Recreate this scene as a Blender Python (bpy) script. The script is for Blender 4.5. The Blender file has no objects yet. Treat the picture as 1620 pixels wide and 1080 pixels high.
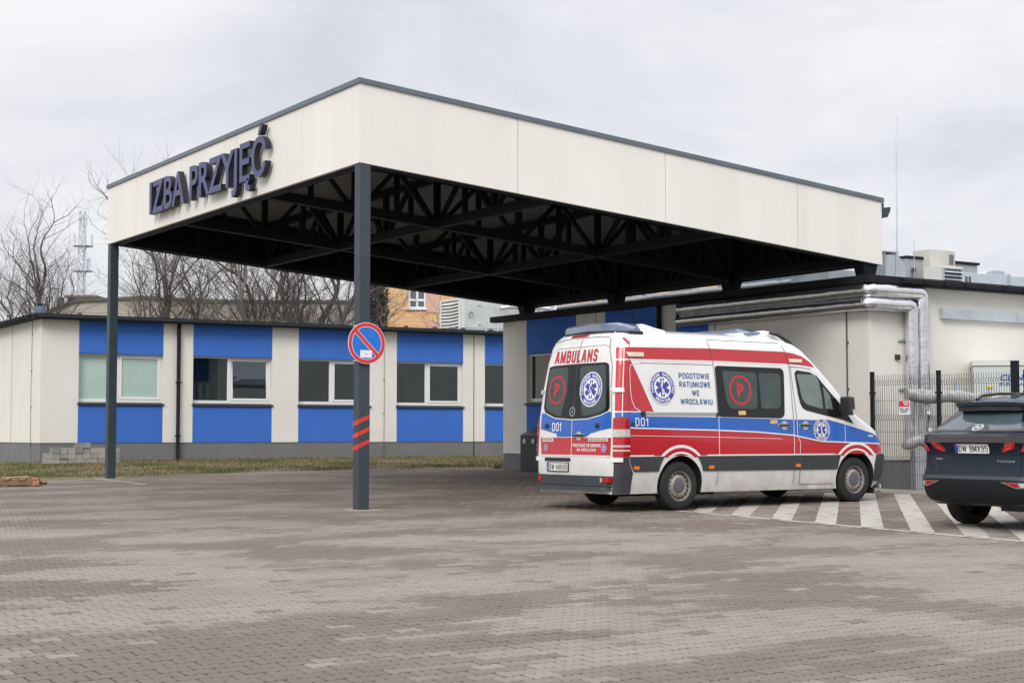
import bpy, bmesh, math, random
import numpy as np
from mathutils import Vector, Matrix, noise

random.seed(7)
SC = bpy.context.scene
COL = SC.collection
R = math.radians

# ------------------------------------------------------------------ camera, sky, sun, exposure
CAM_H, FPX, PITCH, SLOPE = 1.51, 2490.0, math.atan2(145, 2490), .0168
cd = bpy.data.cameras.new('camera')
cam = bpy.data.objects.new('camera', cd)
COL.objects.link(cam)
cam.location = (0, 0, CAM_H)
cam.rotation_euler = (R(90) + PITCH, 0, 0)
cd.sensor_width = 36
cd.lens = 36 * FPX / 1620
cd.clip_start, cd.clip_end = .1, 3000
SC.camera = cam

SUN_EL, SUN_AZ = 36, 200          # degrees; azimuth clockwise from +Y (behind the camera, a little left)
SKY_GAIN = .80
wd = bpy.data.worlds.new('World')
SC.world = wd
wd.use_nodes = True
nt = wd.node_tree
nt.nodes.clear()
def N_(t, **kw):
    n = nt.nodes.new(t)
    for k, v in kw.items():
        setattr(n, k, v)
    return n
out = N_('ShaderNodeOutputWorld')
sky = N_('ShaderNodeTexSky', sky_type='NISHITA', sun_disc=False, sun_elevation=R(SUN_EL), sun_rotation=R(SUN_AZ))
bg1 = N_('ShaderNodeBackground'); bg1.inputs['Strength'].default_value = .08
nt.links.new(sky.outputs['Color'], bg1.inputs['Color'])
tc = N_('ShaderNodeTexCoord')
sep = N_('ShaderNodeSeparateXYZ'); nt.links.new(tc.outputs['Generated'], sep.inputs[0])
mp = N_('ShaderNodeMapping'); mp.inputs['Scale'].default_value = (1, 1, 2.6); mp.inputs['Location'].default_value = (3.1, .4, 1.7)
nt.links.new(tc.outputs['Generated'], mp.inputs['Vector'])
nz = N_('ShaderNodeTexNoise'); nz.inputs['Scale'].default_value = 3.3; nz.inputs['Detail'].default_value = 7; nz.inputs['Roughness'].default_value = .55; nz.inputs['Distortion'].default_value = .5
nt.links.new(mp.outputs['Vector'], nz.inputs['Vector'])
cr = N_('ShaderNodeValToRGB')
e = cr.color_ramp.elements
e[0].position, e[0].color = .33, (.66, .67, .73, 1)
e[1].position, e[1].color = .66, (.96, .96, .97, 1)
m = e.new(.49); m.color = (.82, .825, .87, 1)
nt.links.new(nz.outputs['Fac'], cr.inputs['Fac'])
gr = N_('ShaderNodeMapRange'); gr.inputs['From Min'].default_value = .30; gr.inputs['From Max'].default_value = 1.0
gr.inputs['To Min'].default_value = 1.0; gr.inputs['To Max'].default_value = 2.7
nt.links.new(sep.outputs['Z'], gr.inputs['Value'])
bg2 = N_('ShaderNodeBackground')
mu = N_('ShaderNodeMath', operation='MULTIPLY'); mu.inputs[1].default_value = SKY_GAIN
nt.links.new(gr.outputs['Result'], mu.inputs[0]); nt.links.new(mu.outputs[0], bg2.inputs['Strength'])
nt.links.new(cr.outputs['Color'], bg2.inputs['Color'])
mx = N_('ShaderNodeMixShader'); mx.inputs['Fac'].default_value = .93
nt.links.new(bg1.outputs[0], mx.inputs[1]); nt.links.new(bg2.outputs[0], mx.inputs[2])
nt.links.new(mx.outputs[0], out.inputs['Surface'])

sl = bpy.data.lights.new('sun', 'SUN')
sl.energy, sl.angle, sl.color = 1.5, R(22), (1, .955, .89)
sun = bpy.data.objects.new('sun', sl)
COL.objects.link(sun)
az, el = R(SUN_AZ), R(SUN_EL)
d = Vector((math.sin(az) * math.cos(el), math.cos(az) * math.cos(el), math.sin(el)))
sun.rotation_euler = d.to_track_quat('Z', 'Y').to_euler()
sun.location = d * 60

SC.view_settings.view_transform = 'Standard'
SC.view_settings.look = 'None'
SC.view_settings.exposure = 0.34
SC.view_settings.gamma = 1.0
SC.view_settings.use_curve_mapping = False
SC.cycles.use_denoising = True
SC.cycles.denoising_prefilter = 'ACCURATE'
SC.cycles.adaptive_threshold = .008
SC.cycles.max_bounces = 6
SC.cycles.sample_clamp_indirect = 4
SC.cycles.transparent_max_bounces = 12

# ------------------------------------------------------------------ helpers
def gz(y):
    """height of the gently rising yard"""
    return SLOPE * y if y < 45 else SLOPE * 45

FW = Vector((0, math.cos(PITCH), math.sin(PITCH))); UP = Vector((0, -math.sin(PITCH), math.cos(PITCH)))
def at(px, py, Y):
    """survey: point of the photograph (1620 wide) at distance Y"""
    dv = Vector((px - 810, 0, 0)) - UP * (py - 540) + FW * FPX
    return Vector((0, 0, CAM_H)) + dv * (Y / dv.y)

def tag(o, label=None, cat=None, group=None, kind=None):
    if label: o['label'] = label
    if cat: o['category'] = cat
    if group: o['group'] = group
    if kind: o['kind'] = kind
    return o

def empty(name, loc=(0, 0, 0), rz=0.0, parent=None):
    o = bpy.data.objects.new(name, None)
    o.empty_display_size = .2
    COL.objects.link(o)
    o.location = loc
    o.rotation_euler = (0, 0, rz)
    if parent: o.parent = parent
    return o

def thing(name, label, cat, loc=(0, 0, 0), rz=0.0, group=None):
    return tag(empty(name, loc, rz), label, cat, group)

def copy_tree(o, parent=None):
    c = o.copy()
    COL.objects.link(c)
    if parent is not None: c.parent = parent
    for ch in list(o.children):
        copy_tree(ch, c)
    return c

class MB:
    """collects faces; build() links them as one mesh object"""
    def __init__(s):
        s.v, s.f, s.m = [], [], []
    def face(s, pts, m=0):
        b = len(s.v)
        s.v += [tuple(p) for p in pts]
        s.f.append(tuple(range(b, b + len(pts)))); s.m.append(m)
        return s
    def mesh(s, v, f, m=0):
        b = len(s.v)
        s.v += [tuple(p) for p in v]
        s.f += [tuple(i + b for i in q) for q in f]
        s.m += [m] * len(f)
        return s
    def hexa(s, p, m=0):
        return s.mesh(p, [(0, 3, 2, 1), (4, 5, 6, 7), (0, 1, 5, 4), (1, 2, 6, 5), (2, 3, 7, 6), (3, 0, 4, 7)], m)
    def box(s, x0, x1, y0, y1, z0, z1, m=0):
        return s.hexa([(x0, y0, z0), (x1, y0, z0), (x1, y1, z0), (x0, y1, z0), (x0, y0, z1), (x1, y0, z1), (x1, y1, z1), (x0, y1, z1)], m)
    def bar(s, p, q, w, h, m=0, up=(0, 0, 1)):
        p, q = Vector(p), Vector(q)
        d = (q - p).normalized(); a = d.cross(Vector(up))
        if a.length < 1e-4: a = d.cross(Vector((1, 0, 0)))
        a.normalize(); b = a.cross(d)
        a *= w / 2; b *= h / 2
        return s.hexa([p - a - b, p + a - b, q + a - b, q - a - b, p - a + b, p + a + b, q + a + b, q - a + b], m)
    def tube(s, pts, r, n=8, m=0, cap=True):
        pts = [Vector(p) for p in pts]
        k = len(pts)
        rr = r if isinstance(r, (list, tuple)) else [r] * k
        b = len(s.v)
        ref = None
        for i, p in enumerate(pts):
            t = (pts[min(i + 1, k - 1)] - pts[max(i - 1, 0)]).normalized()
            if ref is None:
                ref = t.orthogonal().normalized()
            ref = (ref - t * ref.dot(t))
            if ref.length < 1e-5: ref = t.orthogonal()
            ref.normalize()
            bi = t.cross(ref)
            for j in range(n):
                a = 2 * math.pi * j / n
                s.v.append(tuple(p + (ref * math.cos(a) + bi * math.sin(a)) * rr[i]))
        for i in range(k - 1):
            for j in range(n):
                j2 = (j + 1) % n
                s.f.append((b + i * n + j, b + i * n + j2, b + (i + 1) * n + j2, b + (i + 1) * n + j)); s.m.append(m)
        if cap:
            s.f.append(tuple(b + j for j in reversed(range(n)))); s.m.append(m)
            s.f.append(tuple(b + (k - 1) * n + j for j in range(n))); s.m.append(m)
        return s
    def lathe(s, prof, c=(0, 0, 0), axis='y', n=32, m=0, closed=False):
        """prof: (radius, along) pairs; m may be a list per ring"""
        b = len(s.v); k = len(prof)
        for (r, t) in prof:
            for j in range(n):
                a = 2 * math.pi * j / n
                ca, sa = r * math.cos(a), r * math.sin(a)
                p = {'y': (ca, t, sa), 'z': (ca, sa, t), 'x': (t, ca, sa)}[axis]
                s.v.append((p[0] + c[0], p[1] + c[1], p[2] + c[2]))
        for i in range(k if closed else k - 1):
            i2 = (i + 1) % k
            mm = m[i] if isinstance(m, (list, tuple)) else m
            for j in range(n):
                j2 = (j + 1) % n
                s.f.append((b + i * n + j, b + i * n + j2, b + i2 * n + j2, b + i2 * n + j)); s.m.append(mm)
        return s
    def prism(s, poly, a0, a1, axis='z', m=0):
        def P(u, v, t): return {'z': (u, v, t), 'y': (u, t, v), 'x': (t, u, v)}[axis]
        n = len(poly); b = len(s.v)
        s.v += [P(u, v, a0) for u, v in poly] + [P(u, v, a1) for u, v in poly]
        s.f += [tuple(b + i for i in reversed(range(n))), tuple(b + n + i for i in range(n))]
        s.m += [m, m]
        for i in range(n):
            j = (i + 1) % n
            s.f.append((b + i, b + j, b + n + j, b + n + i)); s.m.append(m)
        return s
    def build(s, name, mats, parent=None, smooth=None, bevel=0, fix=True):
        me = bpy.data.meshes.new(name)
        me.from_pydata(s.v, [], s.f)
        for mt in (mats if isinstance(mats, (list, tuple)) else [mats]):
            me.materials.append(mt)
        if len(me.polygons): me.polygons.foreach_set('material_index', s.m)
        if fix:
            bm = bmesh.new(); bm.from_mesh(me)
            bmesh.ops.recalc_face_normals(bm, faces=bm.faces)
            bm.to_mesh(me); bm.free()
        if smooth is not None:
            me.polygons.foreach_set('use_smooth', [True] * len(me.polygons))
            me.set_sharp_from_angle(angle=R(smooth))
        me.update()
        o = bpy.data.objects.new(name, me)
        COL.objects.link(o)
        if parent is not None: o.parent = parent
        if bevel:
            b = o.modifiers.new('bevel', 'BEVEL'); b.width = bevel; b.segments = 2; b.limit_method = 'ANGLE'; b.angle_limit = R(40)
        return o

# ------------------------------------------------------------------ materials
MATS = {}
def mat(name, c, rough=.6, metal=0.0, var=0.0, vs=3.0, bump=0.0, bs=80.0, spec=.5, c2=None, stretch=(1, 1, 1), coat=0.0, emit=None, coords='Object', grain=0.0):
    if name in MATS: return MATS[name]
    M = bpy.data.materials.new(name); M.use_nodes = True
    t = M.node_tree; b = t.nodes['Principled BSDF']
    b.inputs['Base Color'].default_value = (*c, 1)
    b.inputs['Roughness'].default_value = rough
    b.inputs['Metallic'].default_value = metal
    b.inputs['Specular IOR Level'].default_value = spec
    b.inputs['Coat Weight'].default_value = coat
    b.inputs['Coat Roughness'].default_value = .06
    if var or c2 or bump or grain:
        co = t.nodes.new('ShaderNodeTexCoord'); mpn = t.nodes.new('ShaderNodeMapping')
        mpn.inputs['Scale'].default_value = stretch
        t.links.new(co.outputs[coords], mpn.inputs['Vector'])
    if var or c2 or grain:
        n = t.nodes.new('ShaderNodeTexNoise'); n.inputs['Scale'].default_value = vs; n.inputs['Detail'].default_value = 6; n.inputs['Roughness'].default_value = .62
        t.links.new(mpn.outputs[0], n.inputs['Vector'])
        r = t.nodes.new('ShaderNodeValToRGB'); el = r.color_ramp.elements
        el[0].position, el[1].position = .32, .68
        d2 = c2 if c2 else tuple(max(0, x * (1 - var)) for x in c)
        u2 = c if c2 else tuple(min(1, x * (1 + var)) for x in c)
        el[0].color, el[1].color = (*d2, 1), (*u2, 1)
        t.links.new(n.outputs['Fac'], r.inputs['Fac'])
        src = r.outputs['Color']
        if grain:
            g = t.nodes.new('ShaderNodeTexNoise'); g.inputs['Scale'].default_value = 140; g.inputs['Detail'].default_value = 2
            t.links.new(co.outputs[coords], g.inputs['Vector'])
            mr = t.nodes.new('ShaderNodeMapRange'); mr.inputs['From Min'].default_value = .3; mr.inputs['From Max'].default_value = .7
            mr.inputs['To Min'].default_value = 1 - grain; mr.inputs['To Max'].default_value = 1 + grain
            t.links.new(g.outputs['Fac'], mr.inputs['Value'])
            mm = t.nodes.new('ShaderNodeMix'); mm.data_type = 'RGBA'; mm.blend_type = 'MULTIPLY'; mm.inputs[0].default_value = 1
            t.links.new(src, mm.inputs[6]); t.links.new(mr.outputs['Result'], mm.inputs[7])
            src = mm.outputs[2]
        t.links.new(src, b.inputs['Base Color'])
    if bump:
        n2 = t.nodes.new('ShaderNodeTexNoise'); n2.inputs['Scale'].default_value = bs; n2.inputs['Detail'].default_value = 4
        t.links.new(mpn.outputs[0], n2.inputs['Vector'])
        bp = t.nodes.new('ShaderNodeBump'); bp.inputs['Strength'].default_value = bump; bp.inputs['Distance'].default_value = .02
        t.links.new(n2.outputs['Fac'], bp.inputs['Height']); t.links.new(bp.outputs[0], b.inputs['Normal'])
    if emit:
        b.inputs['Emission Color'].default_value = (*emit[0], 1); b.inputs['Emission Strength'].default_value = emit[1]
    MATS[name] = M
    return M

def glass(name, tint, refl=1.0):
    if name in MATS: return MATS[name]
    M = bpy.data.materials.new(name); M.use_nodes = True
    t = M.node_tree; t.nodes.clear()
    o = t.nodes.new('ShaderNodeOutputMaterial'); mxs = t.nodes.new('ShaderNodeMixShader')
    tr = t.nodes.new('ShaderNodeBsdfTransparent'); tr.inputs['Color'].default_value = (*tint, 1)
    gl = t.nodes.new('ShaderNodeBsdfGlossy'); gl.inputs['Roughness'].default_value = .01
    fr = t.nodes.new('ShaderNodeFresnel'); fr.inputs['IOR'].default_value = 1.6
    mlt = t.nodes.new('ShaderNodeMath'); mlt.operation = 'MULTIPLY'; mlt.inputs[1].default_value = refl
    t.links.new(fr.outputs[0], mlt.inputs[0])
    t.links.new(mlt.outputs[0], mxs.inputs[0]); t.links.new(tr.outputs[0], mxs.inputs[1]); t.links.new(gl.outputs[0], mxs.inputs[2])
    t.links.new(mxs.outputs[0], o.inputs[0])
    MATS[name] = M
    return M

WHITE_PLASTER = mat('white_plaster', (.72, .70, .65), .9, var=.04, vs=.9, bump=.25, bs=160, grain=.05)
FASCIA = mat('fascia_board', (.79, .772, .73), .75, c2=(.725, .705, .66), vs=1.1, stretch=(1, 1, .14), bump=.06, bs=40, grain=.03)
BLUE = mat('blue_plaster', (.038, .145, .53), .85, var=.06, vs=.8, bump=.25, bs=160, grain=.06)
PLINTH = mat('grey_plinth_plaster', (.175, .172, .172), .92, var=.08, vs=1.2, bump=.35, bs=130, grain=.12)
DARK = mat('anthracite_metal', (.010, .012, .016), .75, spec=.25, var=.15, vs=4)
POSTM = mat('post_anthracite_paint', (.036, .056, .070), .5, c2=(.028, .044, .056), vs=2.2, bump=.05, bs=60, grain=.12)
COPING = mat('grey_coping_metal', (.11, .135, .165), .42, var=.1, vs=2)
STEEL = mat('dark_truss_steel', (.008, .011, .016), .6, spec=.18)
DECK = mat('corrugated_deck_sheet', (.20, .205, .21), .5, metal=.2, var=.1)
GALV = mat('galvanised_sheet', (.52, .57, .61), .42, metal=.55, var=.14, vs=2.5, bump=.05, bs=20)
GREYPAINT = mat('grey_painted_sheet', (.36, .38, .40), .5, var=.08)
LIGHTBOX = mat('pale_grey_casing', (.60, .60, .575), .55, var=.05)
FOIL = mat('aluminium_jacket', (.70, .71, .73), .26, metal=1.0, var=.08, vs=5, bump=.5, bs=7)
WRAP = mat('plastic_wrap_film', (.50, .50, .49), .3, metal=.1, c2=(.20, .20, .20), vs=6, bump=.8, bs=14)
WHITE_PVC = mat('white_window_frame', (.74, .75, .755), .4, var=.03)
SILLM = mat('dark_window_sill', (.032, .034, .038), .5)
FROST = mat('frosted_green_pane', (.44, .56, .51), .16, c2=(.36, .49, .46), vs=1.6, spec=.6)
GLASS = glass('window_glass', (.52, .66, .72), 2.0)
ROOM = mat('dim_room_wall', (.72, .76, .76), .9)
BLACKP = mat('black_plastic', (.022, .023, .025), .5)
CABLE = mat('cable_grey', (.10, .10, .10), .6)
# ------------------------------------------------------------------ frames of the site
A_CAN, A_LEFT, A_RIGHT = R(32), R(31), R(33.5)
CAN0 = Vector((-2.249, 23.056, .387))           # near canopy post, ground
LB0 = Vector((-12.71, 42.43, .71))              # near corner of the long wing
RB0 = Vector((6.475, 28.5, .48))                # near corner of the block on the right
def uv(a): return Vector((math.cos(a), math.sin(a), 0)), Vector((-math.sin(a), math.cos(a), 0))

# ------------------------------------------------------------------ ground
g = MB()
ys = [-30, 0, 20, 45, 120, 900]
for i in range(len(ys) - 1):
    a, b = ys[i], ys[i + 1]
    w0, w1 = (120, 120) if b <= 120 else (120, 900)
    g.face([(-w0, a, gz(a) - .06), (w0, a, gz(a) - .06), (w1, b, gz(b) - .06), (-w1, b, gz(b) - .06)])
tag(g.build('ground', mat('bare_soil', (.13, .12, .085), .95, c2=(.10, .11, .055), vs=.6, bump=.4, bs=12, coords='Object')), kind='structure')

# edge between paving and grass, left to right
EDGE = [(-15.5, 22.3), (-9.96, 30.72), (-9.47, 31.75), (-8.5, 33.3), (-6.02, 36.67), (-1.71, 38.93), (-.32, 39.75), (.6, 40.3)]
def edge_y(x):
    for (x0, y0), (x1, y1) in zip(EDGE, EDGE[1:]):
        if x0 <= x <= x1: return y0 + (y1 - y0) * (x - x0) / (x1 - x0)
    return EDGE[0][1] if x < EDGE[0][0] else 60.0

# ------------------------------------------------------------------ pavement of interlocking pavers
base = MB()
pts = EDGE + [(.6, 39.0), (12, 34), (16, 26), (16, -6), (-15.5, -6)]
base.face([(x, y, gz(y) - .016) for x, y in pts])
pav = tag(base.build('pavement', mat('joint_sand', (.055, .042, .033), .95, var=.3, vs=9), fix=False), kind='structure')

QL, QW = .2, .1417                              # spacing along and across the rows
cu, cv = uv(A_CAN)
def outline(gap, ins):
    """double-T paver, shrunk by the joint and by an inset for the worn arris"""
    e = .100 - gap - ins
    h1, h0 = .0825 - gap - ins, .0588 - gap - ins
    c = .019
    half = [(-e, h1 - c), (-e + c, h1), (-.066, h1), (-.034, h0), (.034, h0), (.066, h1), (e - c, h1), (e, h1 - c)]
    return half + [(x, -y) for x, y in reversed(half)]
O_TOP, O_MID = outline(.0050, .005), outline(.0050, 0)
def paver_local(detail):
    V, F = [], []
    def P(a, b, z): 
        w = cu * a + cv * b
        return (w.x, w.y, z + SLOPE * w.y)
    n = 16
    if detail:
        V += [P(a, b, 0) for a, b in O_TOP] + [P(a, b, -.004) for a, b in O_MID] + [P(a, b, -.016) for a, b in O_MID]
        F.append(tuple(range(n)))
        for k in (0, 1):
            for i in range(n):
                j = (i + 1) % n
                F.append((k * n + i, (k + 1) * n + i, (k + 1) * n + j, k * n + j))
    else:
        V += [P(a, b, 0) for a, b in O_TOP] + [P(a, b, -.016) for a, b in O_MID]
        F.append(tuple(range(n)))
        for i in range(n):
            j = (i + 1) % n
            F.append((i, n + i, n + j, j))
    return V, F

SHADES = [(0.1547, 0.1274, 0.1053), (0.1633, 0.1348, 0.1125), (0.1748, 0.1451, 0.1206), (0.1977, 0.1665, 0.1395), (0.2216, 0.1897, 0.1602), (0.233, 0.2009, 0.171), (0.2473, 0.2148, 0.1836), (0.2063, 0.1758, 0.1467)]
def shade_of(i, j, x, y):
    u = i * QL; v = j * QW
    big = noise.fractal(Vector((u / 2.0, v / 1.25, 1.3)), 1.0, 2.0, 3)
    mid = noise.noise(Vector((u / 1.1, v / .2, 7.7)))
    n = big * .95 + mid * .24 + random.uniform(-.12, .12) + .06
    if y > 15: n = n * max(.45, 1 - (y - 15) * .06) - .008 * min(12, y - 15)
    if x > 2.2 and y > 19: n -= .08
    k = 0 if n < -.22 else 1 if n < -.12 else 2 if n < -.02 else 3 if n < .04 else 4 if n < .16 else 5 if n < .34 else 6
    if random.random() < .035: k = random.choice((1, 6, 5))
    return k

PAVM = bpy.data.materials.new('concrete_paver'); PAVM.use_nodes = True
t = PAVM.node_tree; b = t.nodes['Principled BSDF']; b.inputs['Roughness'].default_value = .86; b.inputs['Specular IOR Level'].default_value = .3
at_ = t.nodes.new('ShaderNodeAttribute'); at_.attribute_name = 'pcol'
geo = t.nodes.new('ShaderNodeNewGeometry')
def pnoise(scale, detail, lo, hi, a=.3, z=.7, rot=None, st=(1, 1, 1)):
    n = t.nodes.new('ShaderNodeTexNoise'); n.inputs['Scale'].default_value = scale; n.inputs['Detail'].default_value = detail
    m_ = t.nodes.new('ShaderNodeMapping'); m_.inputs['Scale'].default_value = st
    if rot: m_.inputs['Rotation'].default_value = (0, 0, rot); m_.vector_type = 'TEXTURE'
    t.links.new(geo.outputs['Position'], m_.inputs['Vector']); t.links.new(m_.outputs[0], n.inputs['Vector'])
    r = t.nodes.new('ShaderNodeMapRange'); r.inputs['From Min'].default_value = a; r.inputs['From Max'].default_value = z
    r.inputs['To Min'].default_value = lo; r.inputs['To Max'].default_value = hi
    t.links.new(n.outputs['Fac'], r.inputs['Value'])
    return n, r.outputs['Result']
def mul(a, bb):
    m_ = t.nodes.new('ShaderNodeMix'); m_.data_type = 'RGBA'; m_.blend_type = 'MULTIPLY'; m_.inputs[0].default_value = 1
    t.links.new(a, m_.inputs[6]); t.links.new(bb, m_.inputs[7])
    return m_.outputs[2]
_, w1 = pnoise(.35, 5, .92, 1.07)
n2, w2 = pnoise(230, 2, .84, 1.14)
_, w4 = pnoise(14, 3, .93, 1.06)
_, w5 = pnoise(1.3, 5, 1.0, .86, .62, .74)
_, w6 = pnoise(9, 2, 1.0, .78, .69, .74)
c = mul(mul(mul(mul(mul(at_.outputs['Color'], w1), w2), w4), w5), w6)
t.links.new(c, b.inputs['Base Color'])
bp = t.nodes.new('ShaderNodeBump'); bp.inputs['Strength'].default_value = .35; bp.inputs['Distance'].default_value = .003
t.links.new(n2.outputs['Fac'], bp.inputs['Height']); t.links.new(bp.outputs[0], b.inputs['Normal'])

def in_building(x, y):
    p = Vector((x, y, 0)) - Vector((RB0.x, RB0.y, 0)); u, v = uv(A_RIGHT)
    return p.dot(u) > .02 and p.dot(v) > -.02
cells = []
for j in range(-60, 330):
    for i in range(-110, 200):
        w = cu * (i * QL + (.1 if j % 2 else 0)) + cv * (j * QW) + Vector((CAN0.x, CAN0.y, 0)) * 0
        x, y = w.x, w.y
        if y < 5.8 or y > 40 or abs(x) > .345 * y + 6.5: continue
        if y > edge_y(x) - .05 or in_building(x, y): continue
        cells.append((y, x, i, j))
cells.sort()
vis = [c_ for c_ in cells if c_[0] > 8.35 and abs(c_[1]) < .3253 * c_[0] + .05]
near = set((c_[2], c_[3]) for c_ in vis[:300])
meshes = []
VD, FD = paver_local(True); VS, FS = paver_local(False)
for k, s in enumerate(SHADES):
    me = bpy.data.meshes.new('paver'); me.from_pydata(VD, [], FD)
    a_ = me.color_attributes.new('pcol', 'FLOAT_COLOR', 'POINT')
    a_.data.foreach_set('color', [*s, 1] * len(VD))
    me.materials.append(PAVM); meshes.append(me)
AV, AF, AC = [], [], []
nv = 0
vd, vs_ = np.array(VD), np.array(VS)
for (y, x, i, j) in cells:
    k = shade_of(i, j, x, y)
    dz = random.uniform(-.0018, .0018)
    if (i, j) in near:
        o = bpy.data.objects.new('paver', meshes[k]); COL.objects.link(o); o.parent = pav
        o.location = (x, y, gz(y) + dz)
        continue
    v_, f_ = (vd, FD) if y < 19 else (vs_, FS)
    AV.append(v_ + np.array((x, y, gz(y) + dz)))
    AF += [tuple(q + nv for q in ff) for ff in f_]
    sh = np.array(SHADES[k]) * random.uniform(.96, 1.04)
    AC.append(np.tile(np.append(sh, 1.0), (len(v_), 1)))
    nv += len(v_)
me = bpy.data.meshes.new('pavers'); me.from_pydata(np.concatenate(AV).tolist(), [], AF)
a_ = me.color_attributes.new('pcol', 'FLOAT_COLOR', 'POINT'); a_.data.foreach_set('color', np.concatenate(AC).astype(np.float32).ravel())
me.materials.append(PAVM)
o = bpy.data.objects.new('pavers', me); COL.objects.link(o); o.parent = pav; o['kind'] = 'stuff'

# ------------------------------------------------------------------ painted markings on the paving
PAINT = bpy.data.materials.new('worn_white_road_paint'); PAINT.use_nodes = True
t = PAINT.node_tree; b = t.nodes['Principled BSDF']; b.inputs['Roughness'].default_value = .75
geo = t.nodes.new('ShaderNodeNewGeometry')
n_, wr = pnoise(5, 8, 0, 1, .46, .74)
_, w2 = pnoise(60, 3, .86, 1.06)
mxx = t.nodes.new('ShaderNodeMix'); mxx.data_type = 'RGBA'
mxx.inputs[6].default_value = (.425, .40, .36, 1); mxx.inputs[7].default_value = (.24, .22, .195, 1)
t.links.new(wr, mxx.inputs[0])
t.links.new(mul(mxx.outputs[2], w2), b.inputs['Base Color'])
def paint(p, q, w, dz=.004, wob=.012, name='painted_stripe'):
    p, q = Vector((*p, 0)), Vector((*q, 0)); dd = (q - p); L = dd.length; dd.normalize(); s_ = Vector((-dd.y, dd.x, 0))
    n = max(2, int(L / .12)); m_ = MB(); row = []
    for i in range(n + 1):
        c_ = p + dd * (L * i / n)
        wl = w / 2 + wob * noise.noise(Vector((c_.x * 6, c_.y * 6, 3))); wr_ = w / 2 + wob * noise.noise(Vector((c_.x * 6, c_.y * 6, 9)))
        row.append((c_ + s_ * wl, c_ - s_ * wr_))
    for (a0, b0), (a1, b1) in zip(row, row[1:]):
        m_.face([(k.x, k.y, gz(k.y) + dz) for k in (a0, b0, b1, a1)])
    return m_.build(name, PAINT, pav, fix=False)
zv = Vector((.5385, -.8426, 0))
Z0 = Vector((2.50, 22.80, 0))
paint((2.40, 22.95), (2.4 + zv.x * 14, 22.95 + zv.y * 14), .14)
sd = Vector((math.sin(R(12.2)), math.cos(R(12.2)), 0))
zu = Vector((.826, .564, 0))
for k in range(13):
    s0 = Z0 + zv * (.35 + .835 * k) + sd * .02
    # end of the stripe: at the far line (along zu from the start) or at the fence line
    L = 8.6
    far0 = Vector((1.55, 24.95, 0)); nfar = Vector((-zu.y, zu.x, 0))
    den = sd.dot(nfar); L = min(L, (far0 - s0).dot(nfar) / den - .05)
    fl = Vector((6.5, 28.3, 0)); nfl = Vector((.834, .552, 0))
    L = min(L, (fl - s0).dot(nfl) / sd.dot(nfl) - .05)
    if L > .3:
        e0 = s0 + sd * L
        paint((s0.x, s0.y), (e0.x, e0.y), .275)
paint((1.1, 24.83), (6.2, 28.9), .10)
paint((-10.6, 27.6), (-7.13, 30.72), .09); paint((-7.13, 30.72), (-8.75, 33.2), .09); paint((-9.6, 31.6), (-8.6, 33.05), .08)

# ------------------------------------------------------------------ grass strip along the wing
soil = MB()
lu, lv = uv(A_LEFT)
top = [(LB0 + lu * s - lv * .02) for s in (-6, 0, 4, 8, 12, 14.6)]
ring = [(x, y) for x, y in EDGE[:-1]] + [(p.x, p.y) for p in reversed(top)] + [(-24, 38), (-24, 22.3)]
soil.face([(x, y, gz(y) - .012) for x, y in ring])
tag(soil.build('grass_verge', mat('verge_soil', (.16, .125, .075), .95, c2=(.10, .095, .045), vs=3.2, bump=.6, bs=30), fix=False), kind='structure')
gm, gc = [], []
GV, GF = [], []
def blade(x, y, h, k):
    a = random.uniform(0, 6.28); w = .006 + h * .03; ln = random.uniform(.1, .5) * h
    z = gz(y) - .012; ca, sa = math.cos(a), math.sin(a); b_ = len(GV)
    GV.extend([(x - w * ca, y - w * sa, z), (x + w * ca, y + w * sa, z), (x + ln * sa * .5 + w * .7 * ca, y - ln * ca * .5 + w * .7 * sa, z + h * .6), (x + ln * sa * .5 - w * .7 * ca, y - ln * ca * .5 - w * .7 * sa, z + h * .6), (x + ln * sa, y - ln * ca, z + h)])
    GF.extend([(b_, b_ + 1, b_ + 2, b_ + 3), (b_ + 3, b_ + 2, b_ + 4)])
    gm.extend([k, k])
cnt = 0
while cnt < 42000:
    s_ = random.uniform(-5, 14.6); w_ = random.uniform(.03, 9)
    p = LB0 + lu * s_ - lv * w_
    if p.y < edge_y(p.x) + .02 or p.y < 27 or abs(p.x) > .34 * p.y + 1: continue
    dns = noise.noise(Vector((p.x * .8, p.y * .8, 2)))
    wall = math.exp(-w_ / .5)
    if random.random() > .45 + dns * .6 + wall * .5: continue
    k = 0 if dns + random.uniform(-.3, .3) > .12 else 1 if random.random() < .75 else 2
    if wall > .4 and random.random() < .5: k = 0
    blade(p.x, p.y, random.uniform(.02, .06) * (1 + 1.6 * wall * random.random()), k)
    cnt += 1
me = bpy.data.meshes.new('grass'); me.from_pydata(GV, [], GF)
for m_ in (mat('green_grass', (.085, .105, .028), .8), mat('dry_grass', (.22, .175, .085), .85), mat('brown_grass', (.13, .09, .05), .85)): me.materials.append(m_)
me.polygons.foreach_set('material_index', gm)
o = bpy.data.objects.new('grass', me); COL.objects.link(o); o['kind'] = 'stuff'
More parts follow.
